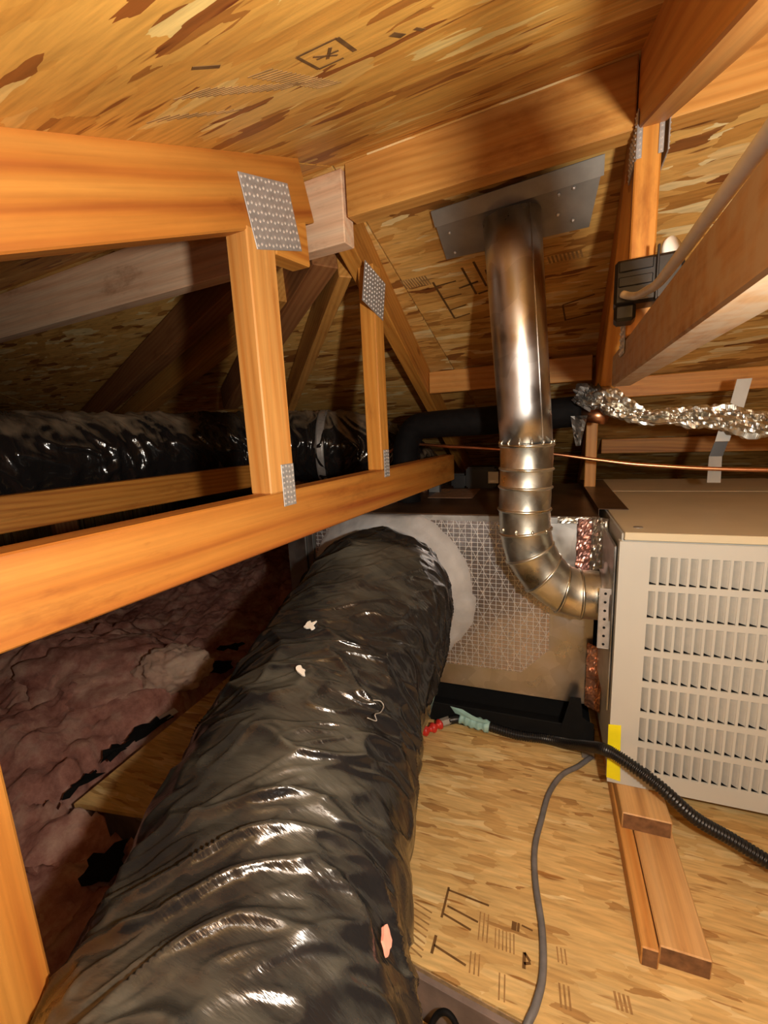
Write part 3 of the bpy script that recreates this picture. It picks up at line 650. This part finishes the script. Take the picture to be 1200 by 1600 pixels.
# drip pan under the plenum
pan = thing('drip_pan', 'black drip pan on the deck under the metal plenum box', 'pan', Gp(-0.27, 1.45, -0.84))
wbox('tray', (-0.74, 1.130, -0.8495), (0.142, 1.84, -0.835), M_matte, pan)
wbox('rim', (-0.74, 1.126, -0.8495), (0.142, 1.132, -0.790), M_matte, pan)
wbox('support_rail', (-0.70, 1.22, -0.835), (0.12, 1.27, -0.746), M_matte, pan)
wbox('support_rail', (-0.70, 1.70, -0.835), (0.12, 1.75, -0.746), M_matte, pan)
poly_prism('bracket_tab', [Gp(0.060, 1.122, -0.800), Gp(0.140, 1.122, -0.800), Gp(0.140, 1.122, -0.775), Gp(0.112, 1.122, -0.760), Gp(0.106, 1.122, -0.705), Gp(0.082, 1.122, -0.705)], 0.003, (0, 1, 0), M_matte, pan)

# ================================================================ VENT PIPE
pipe = thing('vent_pipe', 'shiny round metal vent pipe with an elbow into the furnace side', 'pipe', Gp(-0.03, 1.0, -0.45))
A0 = Gp(-0.0650, 0.965, 0.395); A1 = Gp(-0.0330, 1.000, -0.050)
def crimp(s, a): return 0
tube('straight_pipe', line(A1, A0, 6), 0.0545, M_pipe, pipe, 64)
tube('pipe_seam', [p+Vector((0.0355, -0.0415, 0)) for p in line(A1, A0, 4)], 0.0012, M_pipe, pipe, 6)
C0 = [A1+Vector((0, 0, 0.006)), Gp(-0.0330, 1.003, -0.095), Gp(-0.0345, 1.005, -0.135), Gp(-0.0360, 1.006, -0.185), Gp(-0.0340, 1.007, -0.235), Gp(-0.0230, 1.010, -0.285), Gp(0.0060, 1.015, -0.335), Gp(0.0470, 1.022, -0.372), Gp(0.0850, 1.030, -0.385), Gp(0.137, 1.035, -0.387)]
dirs = [Vector((0, 0, -1)), Vector((-.02, 0, -1)), Vector((-.02, 0, -1)), Vector((0, 0, -1)), Vector((0.14, 0, -1)), Vector((0.42, 0.06, -0.9)), Vector((0.85, .1, -0.75)), Vector((1, .1, -.28)), Vector((1, .1, -.02)), Vector((1, .1, 0))]
def ring_at(c, d, r, seg, bm, O):
    d = d.normalized(); U = Vector((0, 1, 0)); U = (U-d*U.dot(d)).normalized(); V = d.cross(U)
    return [bm.verts.new(c-O+(U*math.cos(2*math.pi*k/seg)+V*math.sin(2*math.pi*k/seg))*r) for k in range(seg)]
R0 = 0.0560
for i in range(len(C0)-1):
    bm = bmesh.new(); O = C0[i]; sg = 56; rs = []
    for t, rr in ((0, R0+0.0008), (0.12, R0-0.0008), (0.5, R0-0.0004), (0.88, R0-0.0008), (1.0, R0+0.0008)):
        rs.append(ring_at(C0[i].lerp(C0[i+1], t), dirs[i].lerp(dirs[i+1], t), rr*(1.0-0.0012*i), sg, bm, O))
    for A, B in zip(rs, rs[1:]):
        for k in range(sg): j = (k+1) % sg; bm.faces.new((A[k], A[j], B[j], B[k]))
    link('elbow_segment', mesh_of(bm), Matrix.Translation(O), pipe, M_elbow, True)
    # raised bead where segments are rolled together
    bm = bmesh.new(); rs = []; d = dirs[i].normalized()
    for q, rr in ((-0.0035, 0.0), (-0.0018, 0.0022), (0, 0.0030), (0.0018, 0.0022), (0.0035, 0.0)):
        rs.append(ring_at(C0[i]+d*q, dirs[i], R0*(1.0-0.0012*i)+rr, sg, bm, O))
    for A, B in zip(rs, rs[1:]):
        for k in range(sg): j = (k+1) % sg; bm.faces.new((A[k], A[j], B[j], B[k]))
    link('crimp_bead', mesh_of(bm), Matrix.Translation(O), pipe, M_elbow, True)
# dimples round the joints
for ci, nn in ((0, 14), (4, 10)):
    bm = bmesh.new(); O = C0[ci]
    for k in range(nn):
        a = 2*math.pi*k/nn; r_ = bmesh.ops.create_icosphere(bm, subdivisions=1, radius=0.0035)
        bmesh.ops.scale(bm, verts=r_['verts'], vec=(1, 1, 1.8)); bmesh.ops.translate(bm, verts=r_['verts'], vec=(math.cos(a)*R0, math.sin(a)*R0, 0.006))
    link('crimp_dimples', mesh_of(bm), Matrix.Translation(O), pipe, M_elbow, True, kind='stuff')
# starting collar on furnace side with perforated strap
bm = bmesh.new(); O = C0[-1]; rs = []
for dx, rr in ((-0.012, 0.0600), (-0.001, 0.0600), (0.001, 0.0760), (0.009, 0.0760)): rs.append(ring_at(C0[-1]+Vector((dx, 0, 0)), Vector((1, 0, 0)), rr, 48, bm, O))
for A, B in zip(rs, rs[1:]):
    for k in range(48): j = (k+1) % 48; bm.faces.new((A[k], A[j], B[j], B[k]))
link('collar_flange', mesh_of(bm), Matrix.Translation(O), pipe, M_galv, True)
stp = wbox('perforated_strap', (0.118, 0.965, -0.480), (0.142, 0.9665, -0.345), M_plate, pipe, label='pale perforated metal strap with dark holes')
for k in range(7):
    bm = bmesh.new(); bmesh.ops.create_cone(bm, cap_ends=True, segments=10, radius1=0.0028, radius2=0.0028, depth=0.0016)
    link('hole', mesh_of(bm), Matrix.Translation(Gp(0.130, 0.9648, -0.356-k*0.019)) @ Matrix.Rotation(math.pi/2, 4, 'X'), stp, M_matte)
wbox('side_plate', (0.1405, 0.955, -0.62), (0.1455, 1.145, -0.25), M_galv, plen, label='plain metal strip closing the gap at the furnace')

# flashing on the far slope
def onfar(x, y, d=0.0): return Hp(x, y, RZ-SL*(y-RY)-d)
nf = (Vector((0, 0, 0)) - (Hp(0, SL, 1)-Hp(0, 0, 0))).normalized()
flash = thing('roof_flashing', 'dark sheet metal flashing plate round the top of the vent pipe', 'flashing', onfar(-0.18, 0.95, 0.01))
poly_prism('plate', [onfar(-0.325, 0.897, 0.012), onfar(-0.022, 0.884, 0.012), onfar(-0.048, 1.018, 0.007), onfar(-0.337, 1.018, 0.007)], 0.0015, nf, M_flash, flash)
poly_prism('bent_lip', [onfar(-0.326, 0.893, 0.012), onfar(-0.022, 0.880, 0.012), onfar(-0.023, 0.908, 0.018), onfar(-0.328, 0.921, 0.018)], 0.0015, nf, M_flash, flash)
poly_prism('felt_gap', [onfar(-0.262, 0.884, 0.004), onfar(-0.10, 0.848, 0.004), onfar(-0.09, 0.852, 0.004), onfar(-0.13, 0.884, 0.004)], 0.002, nf, M_feltshade, flash, label='black torn felt showing above the plate')
for x, y in ((-0.305, 0.945), (-0.31, 0.995), (-0.07, 0.92), (-0.095, 0.925), (-0.10, 0.965), (-0.075, 0.985)):
    bm = bmesh.new(); bmesh.ops.create_icosphere(bm, subdivisions=2, radius=0.0032)
    link('screw', mesh_of(bm), Matrix.Translation(onfar(x, y, 0.016)), flash, M_tooth, True)

# ================================================================ FLEXIBLE DUCTS
def folds(sd, amp, pitch, seedv):
    def f(s, a):
        ca, sa = math.cos(a), math.sin(a)
        hel = s/pitch + a/(2*math.pi)
        rib = 0.25*math.cos(2*math.pi*hel)
        w = noise.noise(Vector((s*5.5+ca*0.7, ca*1.1, sa*1.1+seedv)))
        q = Vector((s*15+1.3*w+sa*1.1, ca*1.1+seedv, sa*1.1))
        r1 = 1.06-math.sqrt(noise.noise(q)**2+0.0018)*2.2
        q2 = Vector((s*40+ca*3.0+2*w, ca*2.6, sa*2.6+seedv))
        r2 = 1.08-math.sqrt(noise.noise(q2)**2+0.004)*2.4
        return amp*(rib*0.5+1.25*max(0, r1)**2.4-0.35+0.55*max(0, r2)**3+0.5*w)
    return f
DP = [Gp(-0.440, 1.150, -0.458), Gp(-0.371, 0.90, -0.427), Gp(-0.370, 0.65, -0.512), Gp(-0.326, 0.40, -0.572), Gp(-0.220, 0.10, -0.601), Gp(-0.12, -0.20, -0.62), Gp(-0.05, -0.50, -0.64)]
dpth = smooth_path(DP, 700)
big = thing('flexible_duct', 'large black flexible duct running from the foreground into the plenum', 'duct', dpth[300]-Vector((0, 0, 0.2)))
tube('jacket', dpth, 0.1795, M_duct, big, 260, True, folds(0, 0.0085, 0.052, 2.0))
def on_duct(i, a, out=0.010):
    t = (dpth[i+1]-dpth[i-1]).normalized(); U = Vector((0, 0, 1)).cross(t).normalized(); V = t.cross(U)
    return dpth[i]+(U*math.cos(a)+V*math.sin(a))*(0.1795+out), t, (U*math.cos(a)+V*math.sin(a))

def patch_on_duct(name, i, a, w, h, mat, parent, rot=0, label=None, out=0.0095, n=14, jag=0.25, seed=0):
    c, t, nn = on_duct(i, a, out); s = nn.cross(t); t2 = t*math.cos(rot)+s*math.sin(rot); s2 = nn.cross(t2); pts = []
    for k in range(n):
        b = 2*math.pi*k/n; q = 1+jag*noise.noise(Vector((math.cos(b)*2+seed, math.sin(b)*2, seed)))*2
        pts.append(c+t2*math.cos(b)*h/2*q+s2*math.sin(b)*w/2*q*(1-0.3*math.cos(b)))
    return poly_prism(name, pts, 0.003, nn, mat, parent, label)
patch_on_duct('torn_liner', 404, 0.60, 0.013, 0.026, M_skin, big, 0.0, 'torn spot showing pink liner', seed=2, out=0.007)
patch_on_duct('film_tear', 221, 1.588, 0.016, 0.022, M_white, big, 0.7, 'small white torn spot', seed=5, jag=0.6, out=0.008)
patch_on_duct('film_tear', 272, 1.49, 0.010, 0.024, M_white, big, 0.9, 'small white torn spot', seed=7, out=0.008)
DUCT_WIRE = [(274, 0.86, 0.010), (272, 0.80, 0.013), (274, 0.76, 0.012), (281, 0.78, 0.012), (287, 0.83, 0.014), (290, 0.80, 0.011), (292, 0.88, 0.010)]
tw = [on_duct(*q)[0] for q in DUCT_WIRE]
tube('wire_twist', smooth_path(tw, 40), 0.0009, M_greymetal, big, 6, label='thin bright loop of wire')

# rear duct along the left, bending down behind the posts
RD = [Hp(-1.62, 0.05, -0.045), Hp(-1.55, 0.40, -0.045), Hp(-1.48, 0.90, -0.045), Hp(-1.36, 1.33, -0.045), Hp(-1.12, 1.52, -0.050), Hp(-0.90, 1.62, -0.080), Hp(-0.76, 1.72, -0.20), Hp(-0.70, 1.80, -0.36)]
rdp = smooth_path(RD, 420)
rd = thing('flexible_duct', 'rear glossy black duct lying across the left side behind the posts', 'duct', rdp[150]-Vector((0, 0, 0.15)))
tube('jacket', rdp, 0.142, M_duct2, rd, 130, True, folds(0, 0.010, 0.045, 9.0))
t_ = (rdp[258]-rdp[252]).normalized()
tube('strap', [rdp[255]-t_*0.016, rdp[255]-t_*0.008, rdp[255]+t_*0.008, rdp[255]+t_*0.016], 0.152, M_plate, rd, 48, True, label='pale metal band round the duct')

# ================================================================ PIPES AND LINES BEHIND
bp = thing('insulated_pipe', 'matt black foam insulated pipe behind the round vent pipe', 'pipe', Hp(-0.4, 1.28, -0.1))
tube('foam_sleeve', smooth_path([Hp(-0.575, 1.30, -0.24), Hp(-0.578, 1.29, -0.10), Hp(-0.568, 1.285, -0.045), Hp(-0.535, 1.28, 0.002), Hp(-0.48, 1.28, 0.012), Hp(-0.30, 1.28, 0.016), Hp(-0.15, 1.28, 0.024), Hp(-0.062, 1.28, 0.027)], 50), 0.040, M_foam, bp, 24)
tube('inner_pipe', [Hp(-0.064, 1.28, 0.020), Hp(-0.03, 1.27, 0.015), Hp(-0.005, 1.26, 0.010)], 0.020, M_copper, bp, 16)
fp_ = thing('foil_wrapped_pipe', 'crumpled silver foil wrapped pipe running to the right edge', 'pipe', Hp(0.15, 1.22, -0.02))
def crumple(amp, seed, k=1.0):
    def f(s, a):
        q = Vector((s*26*k+seed, math.cos(a)*1.6, math.sin(a)*1.6)); q2 = q*2.7
        return amp*(abs(noise.noise(q))*2-0.5+0.7*abs(noise.noise(q2))+0.5*noise.noise(q*5))
    return f
fpath = smooth_path([Hp(-0.052, 1.23, 0.060), Hp(-0.015, 1.21, 0.050), Hp(0.030, 1.20, 0.028), Hp(0.075, 1.20, 0.006), Hp(0.15, 1.20, 0.002), Hp(0.24, 1.20, -0.008), Hp(0.33, 1.20, -0.034), Hp(0.45, 1.20, -0.055), Hp(0.9, 1.21, -0.09)], 240)
frad = lambda i: 0.019+0.005*math.sin(i*0.05)
fo = tube('foil_wrap', fpath, frad, M_foil, fp_, 36, True, crumple(0.011, 3.0, 0.55), False)
blob = smooth_path([Hp(-0.066, 1.215, 0.040), Hp(-0.050, 1.215, 0.062), Hp(-0.020, 1.205, 0.062)], 40)
tube('dark_wrap_end', blob, 0.017, M_galvdark, fp_, 26, True, crumple(0.016, 8.0, 2.0), False, label='dark crumpled wrapping at the pipe end')
bm = bmesh.new()
V = []
for j in range(9):
    row = []
    for i in range(5):
        q = Vector((i*1.7, j*1.3, 2)); row.append(bm.verts.new((0.010*(i-2)*(1-j/11), 0.010*noise.noise(q), -0.0095*j)))
    V.append(row)
for j in range(8):
    for i in range(4): bm.faces.new((V[j][i], V[j][i+1], V[j+1][i+1], V[j+1][i]))
link('hanging_shred', mesh_of(bm), Matrix.Translation(Hp(-0.066, 1.235, 0.015)), fp_, M_galvdark)
cu = tube('copper_line', smooth_path([Hp(-0.80, 1.42, -0.16), Hp(-0.705, 1.40, -0.108), Hp(-0.645, 1.30, -0.072), Hp(-0.56, 1.29, -0.047), Hp(-0.45, 1.28, -0.053), Hp(-0.29, 1.27, -0.066), Hp(-0.13, 1.26, -0.082), Hp(-0.02, 1.26, -0.099), Hp(0.10, 1.26, -0.114), Hp(0.33, 1.26, -0.126), Hp(0.9, 1.26, -0.13)], 90), 0.0048, M_copper, None, 12)
tag(cu, 'thin copper line crossing behind the vent pipe above the plenum', 'pipe')
sp_ = thing('hanging_strap', 'pale grey tape strap hanging behind the foil wrapped pipe', 'strap', Hp(0.25, 1.3, -0.05))
for a, b in (((0.256, 0.078), (0.244, 0.00)), ((0.235, -0.01), (0.226, -0.060))):
    poly_prism('tape_piece', [Hp(a[0], 1.27, a[1]), Hp(a[0]+0.027, 1.27, a[1]), Hp(b[0]+0.027, 1.27, b[1]), Hp(b[0], 1.27, b[1])], 0.0012, (0, 1, 0), M_strap, sp_)
poly_prism('tape_piece', [Hp(0.2265, 1.275, -0.061), Hp(0.252, 1.275, -0.061), Hp(0.244, 1.275, -0.095), Hp(0.218, 1.275, -0.095)], 0.0012, (0, 1, 0), M_black, sp_, label='black middle section')
poly_prism('tape_piece', [Hp(0.218, 1.275, -0.095), Hp(0.243, 1.275, -0.095), Hp(0.249, 1.295, -0.160), Hp(0.222, 1.295, -0.160)], 0.0012, (0, 1, 0), M_strap, sp_)

# gas valve and odds on top of the plenum
vl = thing('gas_valve', 'small black valve with a white tag on top of the plenum', 'valve', Gp(-0.20, 1.66, PZ1))
wbox('body', (-0.270, 1.645, PZ1+0.004), (-0.160, 1.72, PZ1+0.085), M_black, vl, bev=0.006, segs=2)
wbox('cap', (-0.33, 1.66, PZ1+0.004), (-0.272, 1.71, PZ1+0.060), M_black, vl, bev=0.008, segs=2)
vt = wbox('tag', (-0.187, 1.640, PZ1+0.025), (-0.150, 1.644, PZ1+0.068), M_white, vl, bev=0.0005)
wbox('tag_mark', (-0.183, 1.6385, PZ1+0.030), (-0.160, 1.640, PZ1+0.036), M_tooth, vt, bev=0)
fc = thing('foil_scraps', 'crumpled foil scraps on the plenum beside the lower truss chord', 'foil', Gp(-0.46, 1.45, PZ1))
for k, (x, y, s) in enumerate(((-0.50, 1.42, 0.030), (-0.455, 1.55, 0.036), (-0.41, 1.62, 0.034), (-0.55, 1.33, 0.022), (-0.47, 1.30, 0.016))):
    bm = bmesh.new(); bmesh.ops.create_icosphere(bm, subdivisions=3, radius=s)
    for v in bm.verts: v.co *= 0.8+0.9*abs(noise.noise(v.co*60+Vector((k, 0, 0)))); v.co.z *= 0.55
    link('scrap', mesh_of(bm), Matrix.Translation(Gp(x, y, PZ1+0.014)), fc, M_foil if k != 2 else M_foilcop)

# ================================================================ HOSE, CABLES
hs = thing('corrugated_conduit', 'black ribbed conduit curving in front of the furnace corner', 'conduit', Gp(0.15, 1.03, -0.81))
hp = smooth_path([Gp(-0.125, 1.112, -0.827), Gp(-0.05, 1.105, -0.832), Gp(0.02, 1.105, -0.828), Gp(0.075, 1.065, -0.800), Gp(0.112, 0.985, -0.738), Gp(0.134, 0.915, -0.685), Gp(0.165, 0.893, -0.683), Gp(0.225, 0.866, -0.705), Gp(0.285, 0.852, -0.748), Gp(0.345, 0.845, -0.772), Gp(0.41, 0.828, -0.795), Gp(0.50, 0.80, -0.832), Gp(0.62, 0.79, -0.836)], 560)
tube('sleeve', hp, lambda i: 0.0112 + (0.0014 if (i % 4) < 2 else -0.0008), M_black, hs, 18)
ad = thing('valve_connector', 'small red and grey connector at the end of the taped conduit', 'valve', Gp(-0.26, 1.07, -0.84))
tube('black_end', smooth_path([Gp(-0.208, 1.115, -0.822), Gp(-0.222, 1.112, -0.824), Gp(-0.238, 1.105, -0.826)], 10), 0.012, M_black, ad, 16)
tube('grey_nut', line(Gp(-0.236, 1.106, -0.826), Gp(-0.262, 1.088, -0.830), 3), 0.0125, M_greymetal, ad, 6, smooth=False)
tube('red_handle', smooth_path([Gp(-0.258, 1.090, -0.829), Gp(-0.272, 1.072, -0.830), Gp(-0.29, 1.055, -0.832), Gp(-0.312, 1.04, -0.834)], 16), lambda i: 0.011+0.004*math.sin(i*1.2), M_red, ad, 14)
tp = thing('teal_tape_wrap', 'pale teal tape wrapped round the end of the black conduit', 'tape', Gp(-0.16, 1.11, -0.83))
tube('wrap', smooth_path([Gp(-0.208, 1.118, -0.818), Gp(-0.17, 1.114, -0.824), Gp(-0.125, 1.110, -0.828)], 50), lambda i: 0.0150+0.0015*math.sin(i*0.6), M_teal, tp, 22, True, crumple(0.003, 2.0))
poly_prism('loose_end', [Gp(-0.236, 1.12, -0.790), Gp(-0.222, 1.118, -0.808), Gp(-0.165, 1.095, -0.803), Gp(-0.128, 1.085, -0.800), Gp(-0.124, 1.085, -0.793), Gp(-0.165, 1.098, -0.794), Gp(-0.20, 1.112, -0.788)], 0.002, (0, -1, 0.3), M_teal, tp)
gc = tube('floor_cable', smooth_path([Gp(0.135, 1.09, -0.842), Gp(0.100, 1.045, -0.842), Gp(0.060, 1.005, -0.844), Gp(0.030, 0.940, -0.844), Gp(0.013, 0.860, -0.844), Gp(0.001, 0.790, -0.844), Gp(0.003, 0.720, -0.844), Gp(0.015, 0.640, -0.844), Gp(0.016, 0.575, -0.844), Gp(0.006, 0.530, -0.842), Gp(-0.008, 0.500, -0.852), Gp(-0.02, 0.455, -0.90), Gp(-0.04, 0.36, -0.929), Gp(-0.06, 0.1, -0.929)], 160), 0.0058, M_greycable, None, 12)
tag(gc, 'grey cable winding over the bright deck and off its near edge', 'cable')
c2 = tube('floor_cable', smooth_path([Gp(-0.155, 0.30, -0.928), Gp(-0.150, 0.42, -0.925), Gp(-0.142, 0.485, -0.888), Gp(-0.120, 0.497, -0.868), Gp(-0.098, 0.485, -0.888), Gp(-0.088, 0.43, -0.925), Gp(-0.07, 0.30, -0.928)], 60), 0.0045, M_foam, None, 10)
tag(c2, 'short dark cable loop against the dusty step at the bottom edge', 'cable')
gb = wbox('cable_clip', (0.110, 1.085, -0.8495), (0.140, 1.118, -0.826), M_greymetal); tag(gb, 'small blue-grey box on the deck by the furnace corner', 'box')

# ================================================================ BOX AND CABLE ON THE RIGHT TRUSS
jb = thing('junction_box', 'black plastic box fixed to the right truss chord', 'box', Hp(0.03, 0.70, 0.15))
Mj = Hp(0, 0, 0)
def jbx(name, p0, p1, mat, parent, bev=0.002): return wbox(name, p0, p1, mat, parent, fr=Hp, bev=bev)
jb_front = jbx('body', (0.0000, 0.700, 0.150), (0.0780, 0.742, 0.206), M_black, jb, 0.004)
jbx('cover_bar', (0.0050, 0.6975, 0.190), (0.044, 0.701, 0.203), M_black, jb_front, 0.001)
jbx('cover_bar', (0.0050, 0.6975, 0.172), (0.044, 0.701, 0.184), M_black, jb_front, 0.001)
jbx('cover_rib', (0.0470, 0.694, 0.150), (0.0500, 0.701, 0.215), M_black, jb_front, 0.0008)
jbx('wedge', (0.0010, 0.700, 0.130), (0.0270, 0.742, 0.152), M_black, jb, 0.004)
bm = bmesh.new(); bmesh.ops.create_cone(bm, cap_ends=True, segments=40, radius1=0.0190, radius2=0.0190, depth=0.009)
bmesh.ops.bevel(bm, geom=[e for e in bm.edges if abs(e.verts[0].co.z-e.verts[1].co.z) < 1e-6], offset=0.0015, segments=2, affect='EDGES')
wd = link('cap_disc', mesh_of(bm), Matrix.Translation(Hp(0.066, 0.728, 0.212)) @ Matrix.Rotation(math.radians(48), 4, 'Z') @ Matrix.Rotation(math.radians(82), 4, 'X'), None, M_white, True)
tag(wd, 'round white disc standing behind the black box on the truss', 'cap')
tc_ = tube('truss_cable', smooth_path([Hp(0.0105, 0.694, 0.1620), Hp(0.018, 0.686, 0.1570), Hp(0.0260, 0.660, 0.150), Hp(0.0325, 0.610, 0.1420), Hp(0.0385, 0.540, 0.1310), Hp(0.0450, 0.455, 0.1265), Hp(0.0510, 0.385, 0.1255), Hp(0.0560, 0.325, 0.1245), Hp(0.0600, 0.280, 0.1240), Hp(0.066, 0.20, 0.1240), Hp(0.075, 0.10, 0.135)], 80), 0.0047, M_beigecable, None, 14)
tag(tc_, 'pale round cable running along the top of the right truss chord', 'cable')

# ================================================================ PRINTED MARKS ON THE SHEATHING AND DECK
def marks(root, mat, to_world, strokes, nrm, name='printed_marks', fat=1.35):
    """strokes: (u0, v0, u1, v1, width) in a local plane; thin inked bars lying on the board, one mesh"""
    bm = bmesh.new(); O = to_world(strokes[0][0], strokes[0][1]); n = Vector(nrm).normalized()
    for u0, v0, u1, v1, w in strokes:
        a, b = to_world(u0, v0), to_world(u1, v1); d = (b-a).normalized(); s = n.cross(d)  .normalized()*w*fat/2
        q = [a-s, a+s, b+s, b-s]; lo = [bm.verts.new(p-O) for p in q]; hi = [bm.verts.new(p-O+n*0.0003) for p in q]
        bm.faces.new(hi); bm.faces.new(lo[::-1])
        for i in range(4): j = (i+1) % 4; bm.faces.new((lo[i], lo[j], hi[j], hi[i]))
    return link(name, mesh_of(bm), Matrix.Translation(O), root, mat, kind='stuff')
deckp = lambda u, v: Gp(u, v, -0.8499)
st = []
def bars(x, y, n, l, dx, w=0.0016): return [(x+i*dx, y, x+i*dx+0.002, y-l, w) for i in range(n)]
upz = (0, 0, 1)
marks(deck, M_ink, deckp, [(-0.150, .665, -0.152, .610, .003), (-0.150, .660, -0.075, .655, .0025), (-0.146, .632, -0.090, .622, .0025), (-0.150, .617, -0.100, .606, .0025),
      (-0.155, .580, -0.156, .552, .0035), (-0.155, .565, -0.100, .553, .0025), (-0.030, .642, -0.0305, .628, .006), (-0.023, .642, -0.0235, .628, .003), (-0.018, .640, 0.000, .637, .002),
      (-0.012, .600, -0.012, .577, .004), (-0.012, .600, -0.003, .590, .003), (-0.012, .584, -0.002, .588, .003)], upz)
marks(deck, M_inklight, deckp, bars(-0.088, .640, 3, .045, .007)+bars(-0.060, .622, 6, .030, .006, .0014)+bars(-0.095, .575, 3, .03, .007)+bars(-0.048, .560, 2, .035, .008)+bars(0.040, .575, 3, .030, .0065, .0022)+bars(0.043, .527, 2, .004, .0065)+bars(0.038, .625, 3, .022, .006)+bars(0.118, .590, 4, .022, .006, .0026)+bars(0.130, .555, 3, .030, .006, .002)
      + [(-0.205+0.002*k, .620-0.010*k, -0.170, .612-0.010*k, .0018) for k in range(8)] + [(0.148+0.006*k, .560-0.008*(k % 4), 0.152+0.006*k, .556-0.008*(k % 4), .003) for k in range(12)], upz)
nearp = lambda u, v: Hp(u, v, RZ-SL*(RY-v)-0.0002)
nn_ = (Hp(0, SL, -1)-Hp(0, 0, 0)).normalized()
marks(ceil_near, M_ink, nearp, [(-0.244, .354, -0.206, .357, .0022), (-0.206, .357, -0.209, .392, .0030), (-0.247, .392, -0.222, .394, .0022), (-0.244, .354, -0.247, .392, .0022),
      (-0.236, .367, -0.222, .384, .0022), (-0.231, .382, -0.218, .366, .0022), (-0.237, .374, -0.217, .377, .0022), (-0.300, .292, -0.287, .309, .004), (-0.175, .395, -0.170, .408, .005), (-0.158, .405, -0.154, .415, .003)], nn_)
marks(ceil_near, M_inklight, nearp, [(-0.290+0.001*k, .345+0.0052*k, -0.268+0.001*k, .352+0.0055*k, .0018) for k in range(17)]
      + [(-0.352+0.0042*k, .318+.0055*k, -0.320+0.0035*k, .330+.0052*k, .0020) for k in range(15)] + [(-0.405+.006*k, .330+.007*k, -0.382+.005*k, .338+.007*k, .0022) for k in range(9)], nn_)
farp = lambda u, v: Hp(u, v, RZ-SL*(v-RY)-0.0002)
nf2 = (Hp(0, -SL, -1)-Hp(0, 0, 0)).normalized()
marks(ceil_far, M_ink, farp, [(-0.395, 1.085, -0.385, 1.225, .004), (-0.395, 1.10, -0.34, 1.095, .003), (-0.392, 1.145, -0.34, 1.14, .003), (-0.388, 1.19, -0.34, 1.18, .003), (-0.385, 1.225, -0.34, 1.215, .003),
      (-0.315, 1.06, -0.305, 1.15, .004), (-0.340, 1.12, -0.290, 1.11, .004), (-0.285, 1.05, -0.275, 1.13, .004), (-0.30, 1.15, -0.25, 1.14, .004), (-0.265, 1.08, -0.262, 1.18, .003),
      (-0.112, 1.24, -0.040, 1.22, .003), (-0.112, 1.24, -0.110, 1.30, .003), (-0.112, 1.30, -0.05, 1.29, .003)], nf2)
marks(ceil_far, M_inklight, farp, [(-0.47+.007*k, 1.06, -0.465+.007*k, 1.09, .003) for k in range(10)]+[(-0.250, 1.10+.012*k, -0.215, 1.098+.012*k, .003) for k in range(8)]+[(-0.13+.008*k, 1.08, -0.127+.008*k, 1.10, .003) for k in range(9)], nf2)
